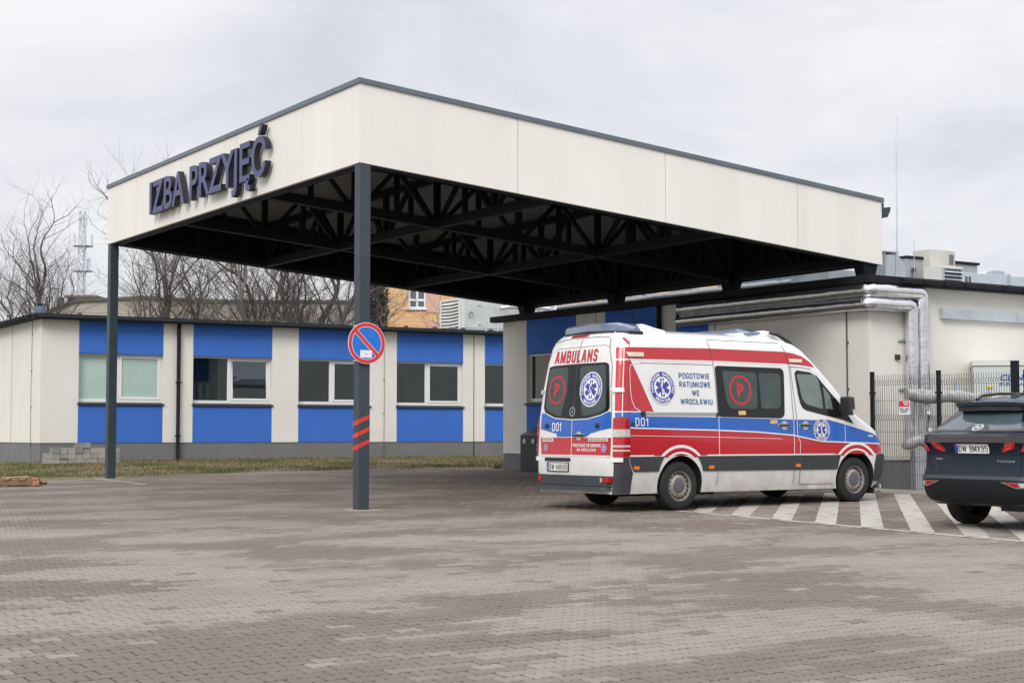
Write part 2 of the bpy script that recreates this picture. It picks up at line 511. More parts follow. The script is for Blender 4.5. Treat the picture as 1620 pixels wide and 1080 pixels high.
# ------------------------------------------------------------------ lettering
def glyphs(s, offset=.0, extrude=0.0, spacing=1.0, res=3):
    cu_ = bpy.data.curves.new('lettering', 'FONT'); cu_.body = s; cu_.size = 1; cu_.offset = offset; cu_.extrude = extrude
    cu_.space_character = spacing; cu_.resolution_u = res
    o = bpy.data.objects.new('lettering', cu_)
    me = bpy.data.meshes.new_from_object(o)
    v = [tuple(q.co) for q in me.vertices]; f = [tuple(p.vertices) for p in me.polygons]
    bpy.data.objects.remove(o); bpy.data.curves.remove(cu_); bpy.data.meshes.remove(me)
    return v, f
def fit(v, x0, x1, y0, y1):
    xs = [p[0] for p in v]; ys_ = [p[1] for p in v]
    a, b_, c_, d_ = min(xs), max(xs), min(ys_), max(ys_)
    return [(x0 + (p[0] - a) / (b_ - a) * (x1 - x0), y0 + (p[1] - c_) / (d_ - c_) * (y1 - y0)) for p in v]

# heavy condensed capitals drawn as strokes: chains of points in a unit box, '*' closes a chain
_O = [(.25, 0), (.75, 0), (1, .13), (1, .87), (.75, 1), (.25, 1), (0, .87), (0, .13)]
_C = [(1, .82), (.78, 1), (.25, 1), (0, .87), (0, .13), (.25, 0), (.78, 0), (1, .18)]
_P = [(0, 0), (0, 1), (.75, 1), (1, .87), (1, .59), (.75, .46), (0, .46)]
BLOCK = {
    'O': (.56, ['*', _O]), '0': (.56, ['*', _O]), 'A': (.62, [[(0, 0), (.40, 1), (.60, 1), (1, 0)], [(.2, .26), (.8, .26)]]),
    'M': (.74, [[(0, 0), (0, 1)], [(1, 0), (1, 1)], [(.04, 1), (.5, .08)], [(.96, 1), (.5, .08)]]),
    'B': (.58, ['*', [(0, 0), (0, 1), (.75, 1), (1, .87), (1, .63), (.82, .53), (1, .42), (1, .13), (.75, 0)], [(.1, .53), (.8, .53)]]),
    'U': (.56, [[(0, 1), (0, .13), (.25, 0), (.75, 0), (1, .13), (1, 1)]]), 'L': (.48, [[(0, 1), (0, 0), (1, 0)]]),
    'Ł': (.52, [[(.1, 1), (.1, 0), (1, 0)], [(-.14, .40), (.62, .66)]]), 'N': (.60, [[(0, 0), (0, 1)], [(1, 0), (1, 1)], [(.03, .97), (.97, .016)]]),
    'S': (.56, [[(1, .86), (.78, 1), (.25, 1), (0, .88), (0, .66), (.18, .56), (.82, .44), (1, .34), (1, .12), (.75, 0), (.22, 0), (0, .14)]]),
    'P': (.55, [_P]), 'R': (.58, [_P, [(.55, .44), (1, 0)]]), 'G': (.56, [[(1, .86), (.78, 1), (.25, 1), (0, .87), (0, .13), (.25, 0), (.75, 0), (1, .13), (1, .42), (.6, .42)]]),
    'T': (.52, [[(.5, 0), (.5, .9)], [(-.06, 1), (1.06, 1)]]), 'W': (.84, [[(0, 1), (.26, 0)], [(.26, 0), (.5, .92)], [(.5, .92), (.74, 0)], [(.74, 0), (1, 1)]]),
    'I': (.20, [[(.5, 0), (.5, 1)]]), 'E': (.46, [[(1, 1), (0, 1), (0, 0), (1, 0)], [(.1, .52), (.88, .52)]]), 'K': (.58, [[(0, 0), (0, 1)], [(.1, .42), (1, 1)], [(.38, .56), (1, 0)]]),
    'C': (.56, [_C]), 'D': (.56, ['*', [(0, 0), (0, 1), (.7, 1), (1, .86), (1, .14), (.7, 0)]]), '1': (.34, [[(0, .74), (.62, .97)], [(.68, 0), (.68, 1)]]), ' ': (.24, []),
    '3': (.54, [[(0, .88), (.22, 1), (.75, 1), (1, .88), (1, .64), (.8, .53), (.4, .53)], [(.8, .53), (1, .42), (1, .12), (.75, 0), (.22, 0), (0, .12)]]),
    '4': (.56, [[(.62, 1), (0, .30), (1, .30)], [(.74, .62), (.74, 0)]]), '5': (.54, [[(.95, 1), (.06, 1), (.04, .56), (.75, .60), (1, .46), (1, .14), (.75, 0), (.22, 0), (0, .12)]]),
    '8': (.55, ['*', [(.25, 0), (.75, 0), (1, .12), (1, .40), (.85, .53), (.98, .64), (.98, .88), (.75, 1), (.25, 1), (.02, .88), (.02, .64), (.15, .53), (0, .40), (0, .12)], [(.2, .53), (.8, .53)]]),
    '9': (.55, [[(0, .10), (.22, 0), (.75, 0), (1, .14), (1, .87), (.75, 1), (.25, 1), (0, .87), (0, .60), (.22, .46), (.9, .46)]]),
    'H': (.56, [[(0, 0), (0, 1)], [(1, 0), (1, 1)], [(.1, .52), (.9, .52)]]), 'X': (.58, [[(0, 0), (1, 1)], [(0, 1), (1, 0)]]),
}
def block_text(k, s, a0, a1, b0, b1, fn, off, m_=0, weight=.17, gap=.15):
    """a0 -> a1 is the reading direction; b0, b1 bottom and top"""
    H = b1 - b0; sg_ = 1 if a1 > a0 else -1
    tot = sum(BLOCK[c][0] for c in s) + gap * (len(s) - 1)
    W = abs(a1 - a0) / tot; t_ = weight * min(H, W)
    x = 0.0
    for c in s:
        w, chains = BLOCK[c]; closed = False; lift = 0
        for ch in chains:
            if ch == '*': closed = True; continue
            P = [Vector((x * W + (t_ / 2 + px * max(w * W - t_, 1e-5)), t_ / 2 + py * (H - t_))) for px, py in ch]
            if not closed:                      # square ends
                P[0] = P[0] + (P[0] - P[1]).normalized() * t_ * .48; P[-1] = P[-1] + (P[-1] - P[-2]).normalized() * t_ * .48
            n = len(P); L = []
            for i in range(n):
                p, q = (P[i - 1] if (i or closed) else None), (P[(i + 1) % n] if (i < n - 1 or closed) else None)
                d1 = (P[i] - p).normalized() if p is not None else None; d2 = (q - P[i]).normalized() if q is not None else None
                if d1 is None: d1 = d2
                if d2 is None: d2 = d1
                nn = Vector((-d1.y - d2.y, d1.x + d2.x)); nn.normalize()
                cs = max(.45, nn.dot(Vector((-d1.y, d1.x))))
                L.append((P[i] + nn * t_ / 2 / cs, P[i] - nn * t_ / 2 / cs))
            for i in range(n if closed else n - 1):
                (u1, u2), (w1, w2) = L[i], L[(i + 1) % n]
                k.face([fn(a0 + sg_ * q.x, b0 + min(H, max(0, q.y)), off + lift) for q in (u1, u2, w2, w1)], m_)
            lift += .0002; closed = False
        x += w + gap
    return k

# ------------------------------------------------------------------ entrance canopy
CW, CL = 10.66, 11.95
zb = lambda u: 5.115 - .0862 * u
zt = lambda u: 6.30 - .0885 * u
can = thing('entrance_canopy', 'large square ambulance canopy with cream fascia on dark steel posts and trusses', 'canopy', CAN0, A_CAN)
def fas_u(u0, u1, y0, y1, m_, nm, lo=0, hi=0):
    k = MB()
    k.hexa([(u0, y0, zb(u0) + lo), (u1, y0, zb(u1) + lo), (u1, y1, zb(u1) + lo), (u0, y1, zb(u0) + lo), (u0, y0, zt(u0) + hi), (u1, y0, zt(u1) + hi), (u1, y1, zt(u1) + hi), (u0, y1, zt(u0) + hi)])
    return k.build(nm, m_, can)
G_ = .006
ub = [0, 2.76, 5.67, 8.60, CW]
for a, b_ in zip(ub, ub[1:]):
    fas_u(a + (G_ if a else 0), b_ - G_, 0, .05, FASCIA, 'fascia_panel')
vb = [.05, 2.05, 4.80, 7.51, 10.1, CL]
for a, b_ in zip(vb, vb[1:]):
    fas_u(0, .05, a + G_, b_ - G_, FASCIA, 'fascia_panel')
fas_u(.05, CW - .05, CL - .05, CL, FASCIA, 'fascia_panel')
fas_u(CW - .05, CW, .05, CL - .05, FASCIA, 'fascia_panel')
k = MB()
for (u0, u1, y0, y1) in ((.053, CW - .053, .053, .10), (.053, .10, .10, CL - .053), (.10, CW - .053, CL - .10, CL - .053), (CW - .10, CW - .053, .10, CL - .10)):
    k.hexa([(u0, y0, zb(u0) - .012), (u1, y0, zb(u1) - .012), (u1, y1, zb(u1) - .012), (u0, y1, zb(u0) - .012), (u0, y0, zt(u0) - .02), (u1, y0, zt(u1) - .02), (u1, y1, zt(u1) - .02), (u0, y1, zt(u0) - .02)])
k.build('fascia_backing', STEEL, can)
k = MB()
for (u0, u1, y0, y1) in ((-.03, CW + .03, -.03, .16), (-.03, .16, .16, CL - .16), (-.03, CW + .03, CL - .16, CL + .03), (CW - .16, CW + .03, .16, CL - .16)):
    k.hexa([(u0, y0, zt(u0) + .001), (u1, y0, zt(u1) + .001), (u1, y1, zt(u1) + .001), (u0, y1, zt(u0) + .001), (u0, y0, zt(u0) + .075), (u1, y0, zt(u1) + .075), (u1, y1, zt(u1) + .075), (u0, y1, zt(u0) + .075)])
k.build('roof_coping', COPING, can)
# corrugated deck, ribs along the fall
k = MB(); prof = []
y = .11
while y < CL - .11:
    for dy, dz in ((0, 0), (.09, 0), (.12, .05), (.19, .05)):
        prof.append((min(y + dy, CL - .11), dz))
    y += .22
u0, u1 = .11, CW - .11
for (ya, za), (yb, zb_) in zip(prof, prof[1:]):
    if yb - ya < 1e-4: continue
    k.face([(u0, ya, zb(u0) + .98 + za), (u1, ya, zb(u1) + .98 + za), (u1, yb, zb(u1) + .98 + zb_), (u0, yb, zb(u0) + .98 + zb_)])
k.build('roof_deck', DECK, can, fix=False)
k = MB(); k.hexa([(u0, .11, zb(u0) + 1.06), (u1, .11, zb(u1) + 1.06), (u1, CL - .11, zb(u1) + 1.06), (u0, CL - .11, zb(u0) + 1.06), (u0, .11, zb(u0) + 1.1), (u1, .11, zb(u1) + 1.1), (u1, CL - .11, zb(u1) + 1.1), (u0, CL - .11, zb(u0) + 1.1)])
k.build('roof_membrane', DARK, can)
def truss(P, L, nodes, wch):
    """P(s) -> (x, y, z of the bottom edge); nodes: bottom panel points"""
    def pt(s, h):
        x, y_, z_ = P(s); return (x, y_, z_ + h)
    tr = MB().bar(pt(.1, .90), pt(L - .1, .90), .12, .12).build('roof_truss', STEEL, can)
    MB().bar(pt(.1, .085), pt(L - .1, .085), wch, .16).build('bottom_chord', STEEL, tr)
    for a, b_ in zip(nodes, nodes[1:]):
        mid = (a + b_) / 2
        for p, q in ((pt(a + .12, .15), pt(mid - .1, .84)), (pt(b_ - .12, .15), pt(mid + .1, .84))):
            MB().bar(p, q, .072, .072).build('strut', STEEL, tr)
        MB().bar(pt(mid, .15), pt(mid, .84), .08, .08, up=(1, 0, 0)).build('strut', STEEL, tr)
    for a in nodes[1:-1]:
        MB().bar(pt(a, .15), pt(a, .84), .1, .1, up=(1, 0, 0)).build('strut', STEEL, tr)
vn = [.2, 4.0, 8.0, CL - .2]; un = [.2, 3.55, 7.1, CW - .2]
for v_ in vn:
    truss(lambda s, v_=v_: (s, v_, zb(s)), CW, [.2, 1.9, 3.55, 5.3, 7.1, 8.8, CW - .2], .16)
for u_ in un:
    truss(lambda s, u_=u_: (u_, s, zb(u_)), CL, [.2, 2.0, 4.0, 6.0, 8.0, 9.9, CL - .2], .14)
def post(x, y_, base):
    k = MB().box(x, x + .18, y_, y_ + .18, base, zb(x) + .3)
    p = k.build('post', POSTM, can, bevel=.008)
    MB().prism([(x - .16, y_ - .12), (x + .1, y_ - .2), (x + .36, y_ - .14), (x + .38, y_ + .2), (x + .2, y_ + .33), (x - .12, y_ + .28)], base - .06, base + .012).build('mortar_patch', mat('pale_mortar', (.33, .29, .24), .95, var=.15, vs=5, bump=.5, bs=30), p)
    return p
post1 = post(.012, .012, -.005)
lz = gz(33.1) - CAN0.z
post(.012, CL - .20, lz - .005)
TAPE = mat('red_tape', (.62, .035, .016), .5, var=.08)
for zc in (1.335, 1.155, .975):
    k = MB(); h = .07; r_ = .085
    x0, x1, yf = .0115, .1925, .0115
    k.face([(x0, yf - .0015, zc - r_ * .5 - h / 2), (x1, yf - .0015, zc + r_ * .5 - h / 2), (x1, yf - .0015, zc + r_ * .5 + h / 2 - .012), (x0, yf - .0015, zc - r_ * .5 + h / 2)])
    k.face([(x0 - .0015, yf, zc - r_ * .5 - h / 2), (x0 - .0015, yf, zc - r_ * .5 + h / 2), (x0 - .0015, yf + .18, zc - r_ * .95 + h / 2), (x0 - .0015, yf + .18, zc - r_ * .95 - h / 2)])
    k.face([(x1 + .0015, yf, zc + r_ * .5 - h / 2), (x1 + .0015, yf + .18, zc + r_ * .9 - h / 2), (x1 + .0015, yf + .18, zc + r_ * .9 + h / 2), (x1 + .0015, yf, zc + r_ * .5 + h / 2 - .012)])
    k.build('red_tape', TAPE, post1, fix=False)
for v_ in (.2, 4.0, 8.0, CL - .2):
    k = MB()
    zr = 4.40 - CAN0.z
    k.hexa([(CW - .32, v_ - .09, zr - .2), (CW - .14, v_ - .09, zr - .2), (CW - .14, v_ + .09, zr - .2), (CW - .32, v_ + .09, zr - .2), (CW - .42, v_ - .14, zb(CW) + .03), (CW - .06, v_ - .14, zb(CW) + .03), (CW - .06, v_ + .14, zb(CW) + .03), (CW - .42, v_ + .14, zb(CW) + .03)])
    k.build('roof_bracket', STEEL, can)

# raised letters on the left fascia
sg = thing('lettering_sign', 'raised dark violet-blue letters reading IZBA PRZYJĘĆ on the canopy fascia', 'sign', CAN0, A_CAN)
LET = mat('violet_letter_face', (.078, .08, .19), .5, var=.04)
LETS = mat('dark_letter_side', (.010, .011, .020), .5)
txt = 'IZBA PRZYJĘĆ'
cap = .61; v0, v1 = 8.87, 3.18
full, ff = glyphs('IZBA PRZYJĘC', .016)
w_all = max(p[0] for p in full) - min(p[0] for p in full)
hI = max(p[1] for p in glyphs('I', .016)[0])
sc_ = cap / hI; sx = (v0 - v1) / w_all
x_off = min(p[0] for p in full)
for i, ch in enumerate(txt):
    if ch == ' ': continue
    pre = glyphs(txt[:i + 1], .016)[0]
    one, _f = glyphs(ch, .016)
    adv = max(p[0] for p in pre) - max(p[0] for p in one)
    v3, f3 = glyphs(ch, .016, extrude=.06)
    k = MB()
    zs = sc_
    for f in f3:
        ps = [v3[q] for q in f]
        front = all(p[2] > .059 for p in ps)
        k.face([(-.045 - .105 * (p[2] + .06) / .12, v0 - (p[0] + adv - x_off) * sx, 5.385 + p[1] * zs) for p in ps], 0 if front else 1)
    o = k.build('letter', [LET, LETS], sg)

# no parking sign on the near post
ns = thing('no_parking_sign', 'round blue and red no-parking sign strapped to the near canopy post', 'road sign', CAN0, A_CAN)
zc, xc, yf = 2.83 - .387 + .0, .112, -.035
RED = mat('sign_red', (.62, .03, .04), .4); SBLUE = mat('sign_blue', (.012, .16, .62), .4, var=.04); SWHITE = mat('sign_white', (.80, .80, .80), .45); SBACK = mat('sign_back', (.45, .45, .45), .5, metal=.5)
MB().lathe([(0, yf + .012), (.3, yf + .012), (.305, yf), (.305, yf - .004), (0, yf - .004)], (xc, 0, zc), 'y', 48).build('disc', SWHITE, ns)
def ring(k, r0, r1, y_, n=56, m_=0, c=(0, 0)):
    for i in range(n):
        a, b_ = 2 * math.pi * i / n, 2 * math.pi * (i + 1) / n
        k.face([(c[0] + r0 * math.cos(a), y_, c[1] + r0 * math.sin(a)), (c[0] + r1 * math.cos(a), y_, c[1] + r1 * math.sin(a)), (c[0] + r1 * math.cos(b_), y_, c[1] + r1 * math.sin(b_)), (c[0] + r0 * math.cos(b_), y_, c[1] + r0 * math.sin(b_))], m_)
k = MB(); ring(k, .245, .298, yf - .006, c=(xc, zc)); k.build('red_border', RED, ns, fix=False)
# blue field is two circular segments beside the bar
k = MB(); rI, hb = .236, .034
for sgn in (1, -1):
    a0 = math.asin(hb / rI); arc = [(rI * math.cos(a), rI * math.sin(a) * sgn) for a in np.linspace(a0, math.pi - a0, 28)]
    rot = -R(45)
    k.face([(xc + p * math.cos(rot) - q * math.sin(rot), yf - .006, zc + p * math.sin(rot) + q * math.cos(rot)) for p, q in arc])
k.build('blue_field', SBLUE, ns, fix=False)
k = MB(); hb = .026; rI = .246
ps = [(-rI, -hb), (rI, -hb), (rI, hb), (-rI, hb)]
k.face([(xc + p * math.cos(rot) - q * math.sin(rot), yf - .0065, zc + p * math.sin(rot) + q * math.cos(rot)) for p, q in ps])
k.build('red_bar', RED, ns, fix=False)
k = MB(); k.box(xc - .108, xc + .082, yf - .011, yf - .008, zc - .215, zc - .105); o = k.build('paper_note', SWHITE, ns)
k = MB(); k.box(xc - .035, xc + .02, yf - .0125, yf - .0115, zc - .165, zc - .152); k.build('print_line', mat('grey_print', (.45, .45, .47), .7), o)
k = MB()
for z_ in (zc + .26, zc - .255):
    k.box(.004, .20, .004 - .004, .0095, z_ - .012, z_ + .012); k.box(.0035, .0095, .0095, .2, z_ - .012, z_ + .012); k.box(.195, .2, .0095, .2, z_ - .012, z_ + .012)
    k.box(.06, .16, -.024, 0, z_ - .012, z_ + .012)
k.build('strap', SBACK, ns)
FL = thing('floodlight', 'small dark floodlight on the far end of the canopy fascia', 'floodlight', CAN0 + uv(A_CAN)[0] * CW + Vector((0, 0, 5.58 - .387)), A_CAN)
MB().box(0, .03, -.02, .26, -.13, .15).build('wall_plate', POSTM, FL)
k = MB(); k.prism([(.03, .06), (.26, .10), (.25, .02), (.18, -.10), (.06, -.09)], .03, .22, 'y'); k.build('lamp_housing', POSTM, FL, bevel=.01)

# ------------------------------------------------------------------ windows, walls
def add_window(parent, x0, x1, z0, z1, y, frost=False, tilt=0, split=.47):
    """two-light PVC window in the plane y (outside is -y), recessed by its wall"""
    f = MB(); w = .05; xm = x0 + (x1 - x0) * split
    f.box(x0, x1, y, y + .07, z0, z0 + .085); f.box(x0, x1, y, y + .07, z1 - .05, z1)
    f.box(x0, x0 + w, y, y + .07, z0 + .085, z1 - .05); f.box(x1 - w, x1, y, y + .07, z0 + .085, z1 - .05)
    f.box(xm - .05, xm + .05, y, y + .07, z0 + .085, z1 - .05)
    wnd = f.build('window', WHITE_PVC, parent, bevel=.006)
    gm_ = FROST if frost else GLASS
    MB().box(x0 + w, xm - .05, y + .03, y + .036, z0 + .085, z1 - .05).build('pane', gm_, wnd)
    a0, a1, b0, b1 = xm + .052, x1 - w - .002, z0 + .087, z1 - .052
    s = MB(); t_ = .065
    s.box(a0, a1, -.012, .05, 0, t_); s.box(a0, a1, -.012, .05, b1 - b0 - t_, b1 - b0)
    s.box(a0, a0 + t_, -.012, .05, t_, b1 - b0 - t_); s.box(a1 - t_, a1, -.012, .05, t_, b1 - b0 - t_)
    so = s.build('sash', WHITE_PVC, wnd, bevel=.005); so.location = (0, y, b0); so.rotation_euler = (-R(tilt), 0, 0)
    p = MB().box(a0 + t_, a1 - t_, .02, .026, t_, b1 - b0 - t_).build('pane', gm_, wnd); p.location = so.location; p.rotation_euler = so.rotation_euler
    return wnd
def sill(parent, x0, x1, z, y0):
    k = MB(); k.prism([(y0 - .05, z - .075), (y0 - .05, z - .03), (y0 + .14, z), (y0 + .14, z - .03)], x0 - .03, x1 + .03, 'x')
    return k.build('window_sill', SILLM, parent)
def downpipe(parent, x, y, z0, z1, r=.055):
    k = MB().tube([(x, y, z1), (x, y, z0 + .12), (x, y - .10, z0 + .02)], r, 10)
    o = k.build('downpipe', DARK, parent, smooth=40)
    k = MB()
    for z_ in (z0 + .7, z0 + 2.2): k.box(x - .075, x + .075, y - .065, y + .05, z_, z_ + .035)
    k.build('pipe_clip', DARK, o)
def lightning_wire(parent, x, y, z0, z1):
    k = MB().tube([(x, y - .02, z0), (x + .01, y - .025, (z0 + z1) / 2), (x, y - .02, z1)], .006, 5)
    zz = z0 + .3
    while zz < z1:
        k.box(x - .016, x + .016, y - .035, y, zz, zz + .03); zz += 1.0
    k.build('lightning_wire', CABLE, parent)

# ------------------------------------------------------------------ long wing on the left
lb = thing('hospital_wing', 'long low cream hospital wing with blue panels around five windows', 'building', (LB0.x, LB0.y, 0), A_LEFT)
ZB, ZPL, ZW0, ZW1, ZT = .55, 1.25, 2.36, 3.70, 4.60
TH = .35
spans = [(1.02, 3.40), (4.27, 6.67), (7.50, 9.83), (10.73, 13.05), (13.83, 16.15), (17.0, 19.3)]
x = 0
for a, b_ in spans + [(20.5, 20.5)]:
    MB().box(x, a, 0, TH, ZPL + .001, ZT - .001).build('plaster_pier', WHITE_PLASTER, lb); x = b_
MB().box(-.0, TH, TH + .001, 11.999, ZPL + .001, ZT - .001).build('plaster_wall', WHITE_PLASTER, lb)
k = MB(); k.box(-.004 + .02, 20.5, .02, TH, ZB - .3, ZPL); k.box(.016, TH, TH + .001, 12, ZB - .3, ZPL); k.build('plinth', PLINTH, lb)
for i, (a, b_) in enumerate(spans):
    MB().box(a + .001, b_ - .001, .004, TH, ZW1, ZT - .001).build('blue_panel', BLUE, lb)
    MB().box(a + .001, b_ - .001, .004, TH, ZPL + .001, ZW0 - .05).build('blue_panel', BLUE, lb)
    w_ = add_window(lb, a + .003, b_ - .003, ZW0 - .0, ZW1, .13, frost=(i == 0), tilt=3.2 if i == 1 else 0)
    sill(w_, a, b_, ZW0 - .001, .0)
# rooms behind the glass
k = MB(); k.face([(TH, 3.0, .8), (20.5, 3.0, .8), (20.5, 3.0, 4.4), (TH, 3.0, 4.4)]); k.face([(TH, TH, 4.0), (20.5, TH, 4.0), (20.5, 3.6, 4.0), (TH, 3.6, 4.0)]); k.face([(TH, TH, .9), (20.5, TH, .9), (20.5, 3.6, .9), (TH, 3.6, .9)])
for xx in (3.9, 7.1, 10.3, 13.4, 16.6): k.face([(xx, TH, .9), (xx, 3.6, .9), (xx, 3.6, 4.0), (xx, TH, 4.0)])
rm = k.build('room', ROOM, lb, fix=False)
k = MB(); k.box(11.95, 12.75, 1.6, 1.75, 3.60, 3.66); k.box(8.3, 8.9, 2.0, 2.15, 3.7, 3.76); k.build('ceiling_lamp', SWHITE, rm)
k = MB(); k.box(11.6, 12.35, 2.6, 2.63, 2.2, 3.35); k.box(14.0, 14.5, 2.2, 2.23, 2.2, 3.3); k.box(4.9, 5.6, 2.4, 2.43, 3.0, 3.3); k.build('room_screen', LIGHTBOX, rm)
# roof edge, gutter
k = MB(); k.box(-.26, 20.5, -.26, .0, ZT, ZT + .13); k.box(-.26, -.0, .0, 12.2, ZT, ZT + .13); k.build('roof_edge', DARK, lb, bevel=.008)
k = MB(); k.box(0, 20.5, 0, 12, ZT, ZT + .11); k.build('roof', mat('grey_roof_membrane', (.16, .165, .17), .85, var=.15), lb)
k = MB()
k.tube([(-.2, -.31, ZT + .03), (20.4, -.31, ZT + .03)], .06, 10); k.build('gutter', DARK, lb, smooth=40)
k = MB()
for i in range(26):
    y_ = .15 + i * .46
    k.box(-.36, -.262, y_, y_ + .30, ZT + .02, ZT + .10)
k.build('gutter_bracket', DARK, lb)
k = MB(); k.tube([(0, -.08, ZT + .2), (5, -.08, ZT + .205), (10, -.08, ZT + .195), (16, -.08, ZT + .2)], .006, 4)
for i in range(17): k.box(i - .05, i + .05, -.13, -.03, ZT + .13, ZT + .195)
k.build('roof_wire', CABLE, lb)
downpipe(lb, 3.82, -.08, .72, ZT)
lightning_wire(lb, 10.29, 0, .8, ZT); lightning_wire(lb, .0 + .55 - .78, .0, .8, ZT) if False else None
MB().box(13.42, 13.445, -.003, .0, .7, ZT).build('expansion_joint', DARK, lb)
k = MB().tube([(-.02, .9, .8), (-.03, .9, 2.5), (-.02, .9, ZT)], .007, 5)
for z_ in (1.2, 2.2, 3.2, 4.2): k.box(-.035, 0, .885, .915, z_, z_ + .03)
k.build('lightning_wire', CABLE, lb)
MB().box(-.003, 0, 3.2, 3.22, ZPL, ZT).build('expansion_joint', DARK, lb)

# ------------------------------------------------------------------ block on the right, under the canopy edge
rb = thing('hospital_block', 'taller cream hospital block behind the ambulance with dark roof edge', 'building', (RB0.x, RB0.y, 0), A_RIGHT)
BZ, BP, BT, BL = .3, 1.02, 4.22, 12.12
sp = [(9.06, 11.1), (6.14, 7.96), (4.43, 5.48)]
y = 0
for a, b_ in reversed(sp):
    MB().box(0, TH, y, a, BP + .001, BT - .001).build('plaster_pier', WHITE_PLASTER, rb); y = b_
MB().box(0, TH, y, BL, BP + .001, BT - .001).build('plaster_pier', WHITE_PLASTER, rb)
MB().box(TH + .001, 16, 0, TH, BP + .001, BT - .001).build('plaster_wall', WHITE_PLASTER, rb); MB().box(TH + .001, 16, BL - TH, BL, BP + .001, BT - .001).build('plaster_wall', WHITE_PLASTER, rb)
k = MB(); k.box(.02, TH, .02, BL - .02, BZ - .3, BP); k.box(TH + .001, 16, .02, TH, BZ - .3, BP); k.box(TH + .001, 16, BL - TH, BL - .02, BZ - .3, BP); k.build('plinth', PLINTH, rb)
def rwin(a, b_):
    """windows of the wall x=0, built in a turned frame: local x runs along -v"""
    for z0, z1 in ((3.40, BT - .001), (BP + .001, 2.20)):
        MB().box(.004, TH, a + .001, b_ - .001, z0, z1).build('blue_panel', BLUE, rb)
    w_ = add_window(rb, 0.003, b_ - a - .003, 2.25, 3.40, .10)
    w_.location = (0, b_, 0); w_.rotation_euler = (0, 0, -R(90))
    sill(w_, 0, b_ - a, 2.249, 0)
for a, b_ in sp: rwin(a, b_)
k = MB(); k.face([(3, TH, .5), (3, BL - TH, .5), (3, BL - TH, 4.1), (3, TH, 4.1)]); k.face([(TH, TH, 3.7), (3, TH, 3.7), (3, BL - TH, 3.7), (TH, BL - TH, 3.7)]); k.build('room', ROOM, rb, fix=False)
k = MB(); k.box(.5, .53, 9.9, 10.9, 2.3, 3.15); k.build('roller_blind', mat('pale_blind', (.55, .62, .66), .8), rb)
for y_ in (6.97, 8.3, 4.23, .56): MB().box(-.003, 0, y_ - .012, y_ + .012, BP, BT).build('expansion_joint', CABLE, rb)
k = MB(); k.box(-.24, 0, -.24, BL + .24, BT, BT + .14); k.box(0, 16, -.24, 0, BT, BT + .14); k.build('roof_edge', DARK, rb, bevel=.008)
k = MB(); k.box(0, 16, 0, BL, BT, BT + .12); k.build('roof', MATS['grey_roof_membrane'], rb)
k = MB()
for i in range(22):
    x_ = .6 + i * .55
    k.prism([(-.245, BT + .02), (-.33, BT + .03), (-.33, BT + .10), (-.245, BT + .12)], x_, x_ + .5, 'x')
k.build('gutter', DARK, rb)
o_ = MB().tube([(-.08, 5.95, BT), (-.08, 5.95, .6)], .055, 10).build('downpipe', DARK, rb, smooth=40)
k = MB().tube([(-.02, .52, .6), (-.02, .52, BT)], .006, 5)
for z_ in (1.3, 2.3, 3.15): k.box(-.035, 0, .50, .54, z_, z_ + .04)
k.build('lightning_wire', CABLE, rb)
MB().box(.66, .76, -.05, -.001, 2.86, 2.95).build('wall_lamp', BLACKP, rb)
MB().box(.83, 6, -.012, -.001, BP, BT - .3).build('wall_return', WHITE_PLASTER, rb)
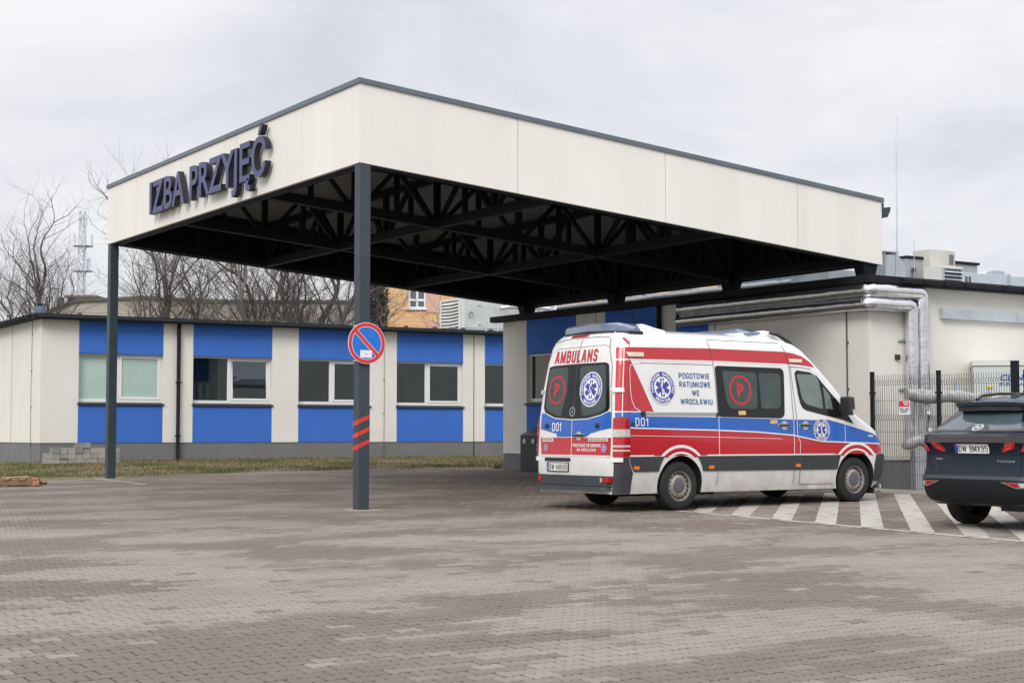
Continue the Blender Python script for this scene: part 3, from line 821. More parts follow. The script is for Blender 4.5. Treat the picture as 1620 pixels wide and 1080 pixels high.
# ------------------------------------------------------------------ bodies made of horizontal slices
def itp(tab, z): return float(np.interp(z, [a for a, _ in tab], [b for _, b in tab]))
class Slices:
    """rounded-box body: tables of half width, rear and front ends, rear corner radius against height"""
    def __init__(s, hw, xr, xf, rr, bf, n=2.4, bulge=.03, levels=()):
        s.HW, s.XR, s.XF, s.RR, s.BF, s.n, s.bulge, s.lv = hw, xr, xf, rr, bf, n, bulge, levels
    def hw(s, z): return itp(s.HW, z)
    def rearx(s, y, z):
        h = s.hw(z); r = itp(s.RR, z); ay = min(abs(y), h - 1e-4); x = itp(s.XR, z) + s.bulge * (ay / max(h, .1)) ** 2
        c = h - r
        if ay > c: x += r * (1 - math.sqrt(max(0, 1 - ((ay - c) / r) ** 2)))
        return x
    def frontx(s, y, z):
        h = s.hw(z); b = itp(s.BF, z); q = min(1, abs(y) / h)
        return itp(s.XF, z) - b * (1 - (1 - q ** s.n) ** (1 / s.n))
    def sidew(s, x, z):
        h = s.hw(z); r = itp(s.RR, z); x0 = itp(s.XR, z) + s.bulge; xf = itp(s.XF, z); b = itp(s.BF, z)
        if x < x0 + r:
            t = min(1, max(0, (x0 + r - x) / r)); return h - r + r * math.sqrt(max(0, 1 - t * t))
        if x > xf - b:
            t = min(1, (x - (xf - b)) / b); return h * max(0, 1 - t ** s.n) ** (1 / s.n)
        return h
    def outline(s, z, ns=26):
        h = s.hw(z); r = itp(s.RR, z); x0 = itp(s.XR, z) + s.bulge; xf = itp(s.XF, z); b = itp(s.BF, z)
        P = [(s.rearx(y, z), y) for y in np.linspace(0, h - r, 7)[:-1]]
        P += [(x0 + r * (1 - math.cos(a)), h - r + r * math.sin(a)) for a in np.linspace(0, math.pi / 2, 8)[:-1]]
        P += [(x, h) for x in np.linspace(x0 + r, xf - b, ns)[:-1]]
        for a in np.linspace(0, math.pi / 2, 16):
            ca, sa = math.cos(a), math.sin(a)
            P.append((xf - b + b * sa ** (2 / s.n), h * ca ** (2 / s.n)))
        L = P + [(x, -y) for x, y in reversed(P[1:-1])]
        return [(x, -y) for x, y in L]
    def mesh(s, m_=0):
        k = MB(); n = None
        for z in s.lv:
            o = s.outline(z); n = len(o); k.v += [(x, y, z) for x, y in o]
        for i in range(len(s.lv) - 1):
            for j in range(n):
                j2 = (j + 1) % n
                k.f.append((i * n + j, i * n + j2, (i + 1) * n + j2, (i + 1) * n + j)); k.m.append(m_)
        for i, fl in ((0, True), (len(s.lv) - 1, False)):
            c = len(k.v); ring_ = k.v[i * n:(i + 1) * n]
            k.v.append((sum(p[0] for p in ring_) / n, 0, s.lv[i] + (0 if fl else .004)))
            for j in range(n):
                k.f.append((c, i * n + (j + 1) % n, i * n + j) if fl else (c, i * n + j, i * n + (j + 1) % n)); k.m.append(m_)
        return k
    # maps from flat drawings to the skin
    def on_side(s, sg=-1):
        def f(a, b, off):
            w = s.sidew(a, b); g = (s.sidew(a + .004, b) - s.sidew(a - .004, b)) / .008
            g = max(-6, min(6, g)); L = math.sqrt(1 + g * g)
            return (a - g * off / L, sg * (w + off / L), b)
        return f
    def on_rear(s):
        return lambda a, b, off: (s.rearx(a, b) - off, a, b)
    def on_front(s):
        return lambda a, b, off: (s.frontx(a, b) + off, a, b)

def patch(k, poly, fn, off, m_=0, step=.09, rim=0.0, holes=None):
    """a flat outline laid onto a skin, cut fine enough to follow it; rim > 0 gives it thickness"""
    bm = bmesh.new()
    vs = [bm.verts.new((a, 0, b)) for a, b in poly]
    bm.faces.new(vs)
    a0, a1 = min(p[0] for p in poly), max(p[0] for p in poly); b0, b1 = min(p[1] for p in poly), max(p[1] for p in poly)
    for lo, hi, ax in ((a0, a1, 0), (b0, b1, 2)):
        q = math.ceil(lo / step + 1e-6) * step
        while q < hi - 1e-6:
            co = [0, 0, 0]; co[ax] = q; no = [0, 0, 0]; no[ax] = 1
            bmesh.ops.bisect_plane(bm, geom=bm.verts[:] + bm.edges[:] + bm.faces[:], plane_co=co, plane_no=no)
            q += step
    bmesh.ops.triangulate(bm, faces=bm.faces[:])
    bm.verts.index_update()
    base = len(k.v)
    k.v += [fn(v.co.x, v.co.z, off) for v in bm.verts]
    for f in bm.faces:
        k.f.append(tuple(base + v.index for v in f.verts)); k.m.append(m_)
    if rim:
        for e_ in bm.edges:
            if len(e_.link_faces) == 1:
                p, q = (v.co for v in e_.verts)
                k.face([fn(p.x, p.z, off), fn(q.x, q.z, off), fn(q.x, q.z, off - rim), fn(p.x, p.z, off - rim)], m_)
    bm.free()
    return k
def strip(k, pts, w, fn, off, m_=0, step=.06):
    """a narrow line laid onto a skin"""
    P = []
    for (a, b), (c, d_) in zip(pts, pts[1:]):
        n = max(1, int(math.hypot(c - a, d_ - b) / step))
        P += [(a + (c - a) * i / n, b + (d_ - b) * i / n) for i in range(n)]
    P.append(pts[-1])
    row = []
    for i, (a, b) in enumerate(P):
        p, q = P[max(i - 1, 0)], P[min(i + 1, len(P) - 1)]
        dx, dy = q[0] - p[0], q[1] - p[1]; L = math.hypot(dx, dy) or 1
        nx, ny = -dy / L * w / 2, dx / L * w / 2
        row.append((fn(a + nx, b + ny, off), fn(a - nx, b - ny, off)))
    for (a, b), (c, d_) in zip(row, row[1:]): k.face([a, b, d_, c], m_)
    return k
def text_on(k, s, a0, a1, b0, b1, fn, off, m_=0, bold=.02, slant=0.0, spacing=1.0):
    v, f = glyphs(s, bold, spacing=spacing)
    v = fit(v, a0, a1, b0, b1)
    return k.mesh([fn(p[0] + slant * (p[1] - b0), p[1], off) for p in v], f, m_)
def disc_on(k, ca, cb, r0, r1, fn, off, m_=0, n=40, fa=1.0):
    for i in range(n):
        a, b = 2 * math.pi * i / n, 2 * math.pi * (i + 1) / n
        q = [(r1, a), (r1, b)] + ([(r0, b), (r0, a)] if r0 else [(0, 0)])
        k.face([fn(ca + fa * r * math.cos(t_), cb + r * math.sin(t_), off) for r, t_ in q], m_)
    return k
def rpoly(pts, r, n=4):
    """polygon with rounded corners"""
    out_ = []
    N = len(pts)
    for i in range(N):
        p, c, q = Vector(pts[i - 1]), Vector(pts[i]), Vector(pts[(i + 1) % N])
        rr_ = min(r, (p - c).length * .45, (q - c).length * .45)
        a, b = c + (p - c).normalized() * rr_, c + (q - c).normalized() * rr_
        for j in range(n + 1):
            t_ = j / n; w = a * (1 - t_) ** 2 + c * 2 * t_ * (1 - t_) + b * t_ * t_
            out_.append((w.x, w.y))
    return out_
def emblem(parent, ca, cb, rad, fn, flip=1, words=True, fa=1.0):
    """round emergency-medicine badge: blue ring, white field, six-armed blue star with a white serpent"""
    k = MB()
    disc_on(k, ca, cb, rad * .93, rad, fn, .0085, 0, fa=fa); disc_on(k, ca, cb, rad * .63, rad * .93, fn, .0085, 1, fa=fa); disc_on(k, ca, cb, 0, rad * .63, fn, .0085, 0, fa=fa)
    L, W = rad * .52, rad * .145
    for t_ in (90, 30, 150):
        ct, st = math.cos(R(t_)), math.sin(R(t_))
        k.face([fn(ca + flip * (p * ct - q * st), cb + p * st + q * ct, .0095) for p, q in ((-L, -W), (L, -W), (L, W), (-L, W))], 1)
    k.face([fn(ca + p, cb + q, .0102) for p, q in ((-W * .28, -L * .9), (W * .28, -L * .9), (W * .28, L * .9), (-W * .28, L * .9))], 0)
    sn = [(flip * math.sin(t_ * 7.5) * W * .75, -L * .75 + t_ * L * 1.5) for t_ in np.linspace(0, 1, 22)]
    strip(k, [(ca + a, cb + b) for a, b in sn], W * .42, fn, .0106, 0, step=9)
    if words:
        def arc_text(s, a_start, a_end, inward=False):
            n = len(s)
            for i, ch in enumerate(s):
                if ch == ' ': continue
                t_ = R(a_start + (a_end - a_start) * i / max(1, n - 1))
                v, f = glyphs(ch, .03)
                h = rad * .17 / .73
                cx = sum(p[0] for p in v) / len(v)
                r0 = rad * .70
                vv_ = []
                for p in v:
                    tx, ty = (p[0] - cx) * h * .95, p[1] * h
                    if not inward:
                        rr_ = r0 + ty; x_ = rr_ * math.cos(t_) + tx * math.sin(t_); y_ = rr_ * math.sin(t_) - tx * math.cos(t_)
                    else:
                        rr_ = rad * .87 - ty; x_ = rr_ * math.cos(t_) - tx * math.sin(t_); y_ = rr_ * math.sin(t_) + tx * math.cos(t_)
                    vv_.append(fn(ca + flip * x_ * fa, cb + y_, .0096))
                k.mesh(vv_, f, 0)
        arc_text('PAŃSTWOWE', 198, 105); arc_text('RATOWNICTWO', 82, -18); arc_text('MEDYCZNE', 232, 308, True)
    return k.build('emblem', [LWHITE, LBLUE2], parent, fix=False)

# ------------------------------------------------------------------ wheels
TYRE = mat('tyre_rubber', (.024, .023, .022), .85, c2=(.012, .012, .013), vs=5, bump=.1, bs=60)
RIMS = mat('silver_steel_rim', (.44, .43, .41), .42, metal=.6, c2=(.30, .26, .22), vs=6)
HUB = mat('grey_hub_cap', (.10, .105, .115), .55)
def wheel(parent, x, y, z, r, w, rim_r, side, holes=16, alloy=False):
    """axis along y; side = -1 when the face looks to -y"""
    wl = empty('wheel', (x, y, z), parent=parent)
    s = side
    pr = [(rim_r, -w / 2 + .01), (rim_r + .03, -w / 2), (r - .035, -w / 2 + .008), (r - .008, -w / 2 + .03), (r, -w / 2 + .055), (r, w / 2 - .055), (r - .008, w / 2 - .03), (r - .035, w / 2 - .008), (rim_r + .03, w / 2), (rim_r, w / 2 - .01)]
    k = MB().lathe(pr, axis='y', n=48)
    for q in (-.06, -.02, .02, .06):      # tread grooves
        k.lathe([(r + .0005, q - .004), (r + .0005, q + .004)], axis='y', n=48, m=1)
    k.build('tyre', [TYRE, BLACKP], wl, smooth=35)
    f = s * (w / 2)
    k = MB()
    k.lathe([(rim_r + .006, f - s * .004), (rim_r + .006, f - s * .012), (rim_r - .012, f - s * .016), (rim_r - .02, f - s * .05), (rim_r * .93, f - s * .062), (rim_r * .78, f - s * .045), (rim_r * .62, f - s * .03), (rim_r * .56, f - s * .02), (rim_r * .50, f - s * .028), (rim_r * .44, f - s * .028)], axis='y', n=48)
    for i in range(holes):
        a = 2 * math.pi * i / holes; c_ = rim_r * .80
        cx, cz = c_ * math.cos(a), c_ * math.sin(a)
        k.mesh([(cx + .021 * math.cos(2 * math.pi * j / 10), f - s * .0405, cz + .021 * math.sin(2 * math.pi * j / 10)) for j in range(10)], [tuple(range(10))], 1)
    k.build('rim', [RIMS, BLACKP], wl, smooth=30)
    k = MB(); k.lathe([(rim_r * .47, f - s * .03), (rim_r * .46, f - s * .015), (rim_r * .36, f - s * .008), (0, f - s * .006)], axis='y', n=32)
    for i in range(6):
        a = 2 * math.pi * i / 6 + .3
        k.lathe([(.012, f - s * .012), (.012, f - s * .003), (0, f - s * .003)], (rim_r * .3 * math.cos(a), 0, rim_r * .3 * math.sin(a)), 'y', 8)
    k.build('hub_cap', HUB, wl, smooth=30)
    return wl

def cut_arches(o, spots, mat_inner):
    """wheel housings cut out of a closed body"""
    me0 = o.data
    k = MB()
    for (x, z, r, y0, y1) in spots:
        n = 40; b = len(k.v)
        for yy in (y0, y1):
            k.v += [(x + r * math.cos(2 * math.pi * j / n), yy, z + r * math.sin(2 * math.pi * j / n)) for j in range(n)]
        for j in range(n):
            j2 = (j + 1) % n
            k.f.append((b + j, b + j2, b + n + j2, b + n + j)); k.m.append(0)
        k.f.append(tuple(b + j for j in reversed(range(n)))); k.m.append(0)
        k.f.append(tuple(b + n + j for j in range(n))); k.m.append(0)
    c = k.build('cutter', mat_inner, o.parent)
    md = o.modifiers.new('arches', 'BOOLEAN'); md.operation = 'DIFFERENCE'; md.object = c; md.solver = 'EXACT'; md.material_mode = 'TRANSFER'
    dg = bpy.context.evaluated_depsgraph_get()
    me = bpy.data.meshes.new_from_object(o.evaluated_get(dg), depsgraph=dg)
    o.modifiers.clear(); o.data = me
    bpy.data.objects.remove(c); bpy.data.meshes.remove(me0)
    me.polygons.foreach_set('use_smooth', [True] * len(me.polygons)); me.set_sharp_from_angle(angle=R(38))

# ------------------------------------------------------------------ ambulance
VANP = mat('white_van_paint', (.79, .79, .78), .22, var=.03, vs=2, coat=.6, c2=(.69, .69, .68))
VANLOW = VANP
LRED = mat('livery_red', (.47, .012, .022), .3, coat=.5, var=.04, vs=2)
LBLUE = mat('livery_blue', (.006, .105, .47), .3, coat=.5, var=.04, vs=2)
LBLUE2 = mat('badge_blue', (.05, .055, .33), .4)
LTXT = mat('lettering_blue', (.03, .10, .30), .4)
LWHITE = mat('livery_white', (.78, .78, .78), .35, coat=.3)
PGREY = mat('grey_bumper_plastic', (.036, .040, .046), .6, var=.12, vs=3)
VGLASS = mat('dark_privacy_glass', (.010, .012, .014), .06, spec=.32)
VGLASS2 = mat('tinted_glazing', (.055, .085, .080), .06, spec=.4, c2=(.035, .05, .05), vs=2.2)
CABGL = mat('cab_glazing', (.165, .215, .20), .05, spec=.6, c2=(.115, .155, .145), vs=1.6)
LAMPR = mat('red_lamp_lens', (.40, .008, .012), .15, coat=.6, var=.25, vs=16)
LAMPW = mat('clear_lamp_lens', (.50, .46, .44), .15, coat=.6, var=.15, vs=20)
ORANGE = mat('orange_reflector', (.72, .20, .03), .3)
CREAM = mat('cream_lamp_lens', (.66, .61, .47), .25)
BARBLUE = mat('blue_beacon_lens', (.10, .155, .26), .14, coat=.7, c2=(.20, .235, .30), vs=3.5)
SEAM = mat('door_gap', (.09, .09, .09), .7)
CHROME = mat('chrome_trim', (.6, .6, .6), .15, metal=1)
SILVERP = mat('silver_handle_cup', (.55, .55, .56), .35, metal=.4)
PLATEW = mat('plate_white', (.72, .72, .70), .4); PLATEB = mat('plate_blue', (.02, .07, .35), .4); PLATEK = mat('plate_black', (.012, .012, .012), .5)

def road_dirt(M, z0, z1, c, amt):
    """splashed road film on the lowest panels, part of the paint"""
    t = M.node_tree; b = t.nodes['Principled BSDF']; src = b.inputs['Base Color'].links[0].from_socket
    co = t.nodes.new('ShaderNodeTexCoord'); sp_ = t.nodes.new('ShaderNodeSeparateXYZ'); t.links.new(co.outputs['Object'], sp_.inputs[0])
    mr = t.nodes.new('ShaderNodeMapRange'); mr.inputs['From Min'].default_value = z0; mr.inputs['From Max'].default_value = z1; mr.inputs['To Min'].default_value = 1; mr.inputs['To Max'].default_value = 0
    t.links.new(sp_.outputs['Z'], mr.inputs['Value'])
    nn = t.nodes.new('ShaderNodeTexNoise'); nn.inputs['Scale'].default_value = 5; nn.inputs['Detail'].default_value = 8; t.links.new(co.outputs['Object'], nn.inputs['Vector'])
    m1 = t.nodes.new('ShaderNodeMath'); m1.operation = 'MULTIPLY'; t.links.new(mr.outputs[0], m1.inputs[0]); t.links.new(nn.outputs['Fac'], m1.inputs[1])
    m2 = t.nodes.new('ShaderNodeMath'); m2.operation = 'MULTIPLY'; m2.use_clamp = True; m2.inputs[1].default_value = amt; t.links.new(m1.outputs[0], m2.inputs[0])
    mxn = t.nodes.new('ShaderNodeMix'); mxn.data_type = 'RGBA'; mxn.inputs[7].default_value = (*c, 1)
    t.links.new(m2.outputs[0], mxn.inputs[0]); t.links.new(src, mxn.inputs[6]); t.links.new(mxn.outputs[2], b.inputs['Base Color'])
road_dirt(VANP, .28, .75, (.30, .26, .21), 1.0)
VB = Slices(
    hw=[(.25, .94), (.45, .965), (.58, .985), (.8, .995), (1.0, .997), (1.35, .992), (1.45, .982), (1.8, .955), (2.15, .92), (2.4, .885), (2.5, .845), (2.56, .78), (2.61, .66), (2.64, .5), (2.665, .25)],
    xr=[(.25, .03), (.8, .03), (1.3, .05), (1.4, .06), (1.8, .10), (2.2, .16), (2.4, .2), (2.5, .24), (2.56, .29), (2.61, .36), (2.64, .45), (2.665, .7)],
    xf=[(.25, 5.70), (.3, 5.76), (.45, 5.88), (.75, 5.91), (.9, 5.86), (1.0, 5.83), (1.15, 5.74), (1.25, 5.58), (1.36, 5.34), (1.45, 5.20), (1.5, 5.12), (1.65, 4.98), (1.86, 4.77), (2.15, 4.44), (2.41, 4.12), (2.5, 3.95), (2.56, 3.75), (2.61, 3.45), (2.64, 3.1), (2.665, 2.6)],
    rr=[(.3, .12), (1.3, .14), (2.1, .16), (2.5, .2), (2.665, .15)],
    bf=[(.25, .5), (1.2, .5), (1.4, .42), (2.4, .40), (2.665, .3)],
    levels=[.26, .32, .40, .5, .58, .68, .8, .9, 1.0, 1.1, 1.18, 1.25, 1.30, 1.36, 1.42, 1.5, 1.6, 1.7, 1.8, 1.9, 2.0, 2.1, 2.2, 2.3, 2.37, 2.42, 2.46, 2.5, 2.53, 2.56, 2.585, 2.61, 2.63, 2.648, 2.66])
VAN0 = Vector((.8637, 23.0821, .3862)); VANA = R(35)
van = thing('ambulance', 'white high-roof ambulance van with red and blue livery parked under the canopy edge', 'ambulance', VAN0, VANA)
body = VB.mesh().build('body', [VANP, BLACKP], van)
RWX, FWX = 1.26, 4.93
cut_arches(body, [(RWX, .37, .43, -1.2, -.66), (RWX, .37, .43, .66, 1.2), (FWX, .41, .43, -1.2, -.64), (FWX, .41, .43, .64, 1.2)], BLACKP)
S_, S2, RE, FR = VB.on_side(-1), VB.on_side(1), VB.on_rear(), VB.on_front()
xr_ = lambda z: itp(VB.XR, z) + VB.bulge
def decal(name, polys, fn, off, m_, step=.09, rim=0.0, parent=van):
    k = MB()
    for p in polys: patch(k, p, fn, off, 0, step, rim)
    return k.build(name, m_, parent, fix=False, smooth=30)
band = [(xr_(2.19) + .012, 2.19), (xr_(2.27) + .012, 2.27), (xr_(2.355) + .012, 2.355), (1.9, 2.385), (3.45, 2.38), (3.63, 2.365), (3.82, 2.325), (3.99, 2.245), (4.10, 2.155), (3.77, 2.185), (3.45, 2.195), (1.95, 2.205)]
zz = np.linspace(1.44, 2.165, 7)
redcol = [(xr_(z) + .012, z) for z in zz[::-1]] + [(.75, 1.435), (.38, 2.165)]
blue = [(xr_(1.42) + .012, 1.42), (.53, 1.42), (.57, 1.365), (2.0, 1.36), (3.5, 1.335), (3.98, 1.33), (4.31, 1.335), (4.68, 1.265), (5.12, 1.185), (5.33, 1.12), (5.46, 1.05), (5.52, .965), (4.68, .99), (4.16, 1.005), (3.55, 1.10), (2.8, 1.15), (2.0, 1.175), (.3, 1.21), (xr_(1.21) + .012, 1.215)]
sliver = [(.345, 1.70), (.375, 1.56), (.43, 1.475), (.50, 1.438), (.36, 1.432)]
redlow = [(.28, 1.19), (2.0, 1.158), (2.8, 1.133), (3.55, 1.083), (4.16, .988), (4.68, .973), (5.53, .948), (5.56, .87), (5.52, .80), (.28, .80)]
for fn in (S_, S2):
    decal('red_roof_band', [band], fn, .003, LRED, .03)
    decal('red_rear_field', [redcol], fn, .003, LRED, .03)
    decal('blue_waist_band', [blue], fn, .004, LBLUE, .035)
    decal('red_lower_field', [redlow], fn, .003, LRED, .08)
    for cx, cz, r1 in ((1.255, .41, .545), (4.94, .43, .555)):
        k = MB()
        for ra_, rb_, m_ in ((r1 - .042, r1, 1), (r1 - .10, r1 - .042, 0), (r1 - .128, r1 - .10, 1)):
            a0 = math.asin(min(1, (.775 - cz) / ra_)) if True else 0
            nn = 22
            arc = lambda r_, a_: (cx + r_ * math.cos(a_), max(.775, cz + r_ * math.sin(a_)))
            as0, as1 = math.asin((.775 - cz) / ra_), math.asin((.775 - cz) / rb_)
            for i in range(nn):
                t0, t1 = i / nn, (i + 1) / nn
                A = lambda s0, t_: s0 + (math.pi - 2 * s0) * t_
                k.face([fn(*arc(ra_, A(as0, t0)), .006), fn(*arc(rb_, A(as1, t0)), .006), fn(*arc(rb_, A(as1, t1)), .006), fn(*arc(ra_, A(as0, t1)), .006)], m_)
        k.build('wheel_arch_stripe', [LRED, LWHITE], van, fix=False)
    k = MB()
    patch(k, [(.37, .575), (.83, .575), (.86, .66), (.93, .79), (.30, .79), (.30, .70)], fn, .014, 0, .1, .014)
    patch(k, [(1.69, .57), (4.505, .56), (4.53, .66), (4.57, .785), (1.58, .79), (1.66, .66)], fn, .014, 0, .15, .014)
    k.build('side_moulding', PGREY, van, fix=False, smooth=30)
    k = MB()
    patch(k, [(xr_(.5) + .01, .265), (.33, .265), (.355, .56), (.285, .70), (.285, .78), (xr_(.78) + .01, .78)], fn, .008, 0, .04, .008)
    k.build('rear_corner_moulding', PGREY, van, fix=False, smooth=30)
    k = MB()
    strip(k, [(xr_(2.178) + .012, 2.178), (1.9, 2.19), (3.4, 2.18)], .014, fn, .0045)
    strip(k, [(.28, 1.20), (2.0, 1.168), (2.8, 1.143), (3.55, 1.093), (4.16, .998), (4.68, .983), (5.5, .958)], .018, fn, .0055)
    strip(k, [(.28, .80), (.74, .80)], .022, fn, .0055); strip(k, [(1.76, .80), (4.44, .795)], .022, fn, .0055)
    strip(k, [(.28, 1.09), (1.5, 1.075), (3.3, 1.04)], .006, fn, .0052)  # pressed body crease, its highlight put in as a thin white line
    strip(k, [(xr_(1.43) + .012, 1.43), (.52, 1.43)], .014, fn, .0055); strip(k, [(.57, 1.372), (2, 1.367), (3.5, 1.342), (4.0, 1.337), (4.31, 1.342), (4.68, 1.272), (5.3, 1.135)], .012, fn, .0055)
    strip(k, [(xr_(z) + .085, z) for z in np.linspace(1.36, 2.36, 12)], .012, fn, .0056)
    strip(k, [(2.0, 1.36), (2.005, .80)], .012, fn, .0058); strip(k, [(3.55, 1.34), (3.56, .80)], .012, fn, .0058)
    strip(k, [(3.625, 1.34), (3.63, 1.08), (3.685, 1.0), (3.685, .80)], .010, fn, .0058); strip(k, [(4.68, 1.265), (4.685, .98)], .010, fn, .0058)
    strip(k, [(.345, 2.02), (.36, 2.09), (.42, 2.125), (.55, 2.135)], .010, fn, .0058); strip(k, [(.345, 2.02), (.335, 1.75), (.35, 1.60), (.40, 1.49), (.50, 1.438)], .010, fn, .0058)
    tag(k.build('livery_body_line', LWHITE, van, fix=False), kind='stuff')
    k = MB()
    strip(k, [(1.90, 2.54), (1.93, 2.3), (1.965, 2.13), (1.99, 1.36)], .009, fn, .0062)
    strip(k, [(2.005, .79), (1.985, .56), (1.965, .34)], .008, fn, .0165)
    strip(k, [(1.9, 2.52), (3.40, 2.515), (3.46, 2.44), (3.53, 2.17), (3.55, 1.35)], .009, fn, .0062)
    strip(k, [(3.54, 2.17), (3.56, 2.14), (3.58, 1.8), (3.62, 1.34)], .009, fn, .0062); strip(k, [(3.56, 2.15), (3.8, 2.145), (4.0, 2.12)], .008, fn, .0062)
    strip(k, [(3.56, .795), (3.565, .57)], .008, fn, .0165); strip(k, [(3.565, .565), (3.57, .34)], .009, fn, .0062)
    strip(k, [(3.685, .795), (3.69, .57)], .008, fn, .0165); strip(k, [(3.69, .565), (3.69, .345), (3.72, .335), (4.44, .335)], .009, fn, .0062)
    strip(k, [(xr_(z) + .20 - .045 * max(0, z - 1.4), z) for z in np.linspace(1.36, 2.52, 14)], .008, fn, .0062)
    strip(k, [(.55, 2.135), (1.95, 2.14)], .007, fn, .0062)
    tag(k.build('door_seam', SEAM, van, fix=False), kind='stuff')
    k = MB()
    for x_, z_ in ((.41, .63), (1.84, .625), (3.63, .63)):
        patch(k, rpoly([(x_ - .05, z_ - .025), (x_ + .05, z_ - .025), (x_ + .05, z_ + .025), (x_ - .05, z_ + .025)], .02), fn, .026, 0, .2, .012)
    k.build('side_marker', ORANGE, van, fix=False)
    sw = decal('side_window', [rpoly([(1.985, 2.13), (3.36, 2.125), (3.41, 2.07), (3.365, 1.40), (3.28, 1.35), (1.998, 1.365)], .06)], fn, .0068, VGLASS, .1)
    decal('glazing', [rpoly([(2.12, 2.06), (2.83, 2.045), (2.80, 1.49), (2.26, 1.49), (2.17, 1.60)], .06), rpoly([(2.86, 2.04), (3.28, 2.04), (3.33, 1.99), (3.29, 1.54), (3.23, 1.50), (2.88, 1.50)], .05)], fn, .0085, VGLASS2, .1, parent=sw)
    cw = decal('cab_window', [[(3.64, 2.05), (3.665, 2.085), (3.71, 2.10), (3.97, 2.075), (4.12, 2.02), (4.31, 1.84), (4.62, 1.57), (4.88, 1.275), (4.64, 1.335), (3.86, 1.475), (3.77, 1.51), (3.72, 1.58), (3.68, 1.72)]], fn, .0068, VGLASS, .06)
    decal('glazing', [rpoly([(3.675, 2.04), (4.08, 2.04), (4.15, 1.95), (4.20, 1.67), (4.21, 1.50), (3.84, 1.575), (3.76, 1.66)], .04), [(4.235, 1.86), (4.37, 1.73), (4.41, 1.6), (4.425, 1.50), (4.27, 1.51)]], fn, .0085, CABGL, .06, parent=cw)
    # door handles
    for x_ in (3.35, 3.80):
        k = MB(); disc_on(k, x_, 1.245, 0, .07, fn, .0075, 1, 24); patch(k, rpoly([(x_ - .14, 1.225), (x_ + .14, 1.225), (x_ + .14, 1.268), (x_ - .14, 1.268)], .02), fn, .0078, 1, .2)
        patch(k, rpoly([(x_ - .115, 1.232), (x_ + .115, 1.232), (x_ + .115, 1.262), (x_ - .115, 1.262)], .014), fn, .03, 0, .2, .022)
        k.build('door_handle', [BLACKP, SILVERP], van, fix=False)
    # side marker lamps and roof lamps
    k = MB()
    patch(k, [(.31, 2.285), (.62, 2.29), (.62, 2.228), (.345, 2.222)], fn, .02, 0, .2, .016); patch(k, [(3.53, 2.275), (3.82, 2.275), (3.81, 2.222), (3.55, 2.222)], fn, .02, 0, .2, .016)
    k.build('perimeter_lamp', CREAM, van, fix=False)
    k = MB(); patch(k, rpoly([(.325, 2.50), (.365, 2.50), (.395, 2.42), (.355, 2.405)], .015), fn, .012, 0, .2, .01); k.build('clearance_lamp', LAMPR, van, fix=False)
    k = MB(); patch(k, [(.53, 1.425), (1.985, 1.43), (1.985, 1.385), (.565, 1.378)], fn, .012, 0, .2, .012)
    k.box(.50, .57, -.01, .01, 0, .01) if False else None
    k.build('sliding_rail', mat('rail_grey', (.30, .30, .30), .45), van, fix=False)
    k = MB(); patch(k, [(.505, 1.435), (.575, 1.435), (.575, 1.365), (.53, 1.365)], fn, .03, 0, .2, .03); patch(k, [(1.95, 1.425), (1.995, 1.425), (1.995, 1.37), (1.95, 1.37)], fn, .02, 0, .2, .02); k.build('rail_end', BLACKP, van, fix=False)
    # tail lamp wraps the corner
    zl = np.linspace(.79, 1.345, 6)
    tl = decal('tail_lamp', [[(xr_(z) + .006, z) for z in zl] + [(.262, 1.355), (.285, 1.25), (.28, .79)]], fn, .022, LAMPR, .04, .022)
    decal('lamp_segment', [[(xr_(1.07) + .006, 1.07), (xr_(1.18) + .006, 1.18), (.284, 1.18), (.283, 1.07)], [(xr_(.9) + .006, .925), (xr_(.9) + .006, .955), (.281, .955), (.281, .925)], [(xr_(.86) + .006, .865), (xr_(.86) + .006, .89), (.28, .89), (.28, .865)]], fn, .0245, LAMPW, .04, parent=tl)
    # hinges
    for z0 in (1.71, .715):
        k = MB(); patch(k, [(xr_(z0) + .004, z0), (xr_(z0) + .004, z0 + .062), (xr_(z0) + .10, z0 + .062), (xr_(z0) + .10, z0)], fn, .03, 0, .04, .03)
        k.build('door_hinge', LWHITE, van, fix=False)
    k = MB(); disc_on(k, .345, 1.255, 0, .028, fn, .02, 0, 16); k.build('side_camera', BLACKP, van, fix=False)
    # mirrors
    sg_ = -1 if fn is S_ else 1
    k = MB(); yy = sg_ * 1.0
    k.hexa([(4.56, yy + sg_ * .02, 1.40), (4.62, yy + sg_ * .02, 1.40), (4.66, yy + sg_ * .26, 1.41), (4.56, yy + sg_ * .25, 1.41), (4.55, yy - sg_ * .0, 1.70), (4.62, yy, 1.70), (4.67, yy + sg_ * .23, 1.70), (4.56, yy + sg_ * .23, 1.70)])
    k.bar((4.66, yy - sg_ * .12, 1.42), (4.62, yy + sg_ * .1, 1.46), .09, .10)
    mo = k.build('side_mirror', BLACKP, van, bevel=.03)
    k = MB(); k.box(4.59, 4.66, yy + sg_ * .255, yy + sg_ * .268, 1.42, 1.50); k.build('turn_lamp', LAMPW, mo)
    # front wheel wing lamp, headlight
    k = MB(); patch(k, rpoly([(5.20, 1.10), (5.31, 1.10), (5.31, 1.065), (5.21, 1.065)], .012), fn, .014, 0, .2, .012); k.build('wing_lamp', LAMPW, van, fix=False)
    decal('headlight', [[(5.40, 1.14), (5.62, 1.16), (5.70, 1.06), (5.66, .97), (5.54, .93), (5.47, 1.03)]], fn, .008, LAMPW, .04)
    decal('front_bumper_corner', [[(5.36, .36), (5.36, .62), (5.40, .79), (5.60, .80), (5.80, .79), (5.80, .34)]], fn, .014, PGREY, .04, .014)
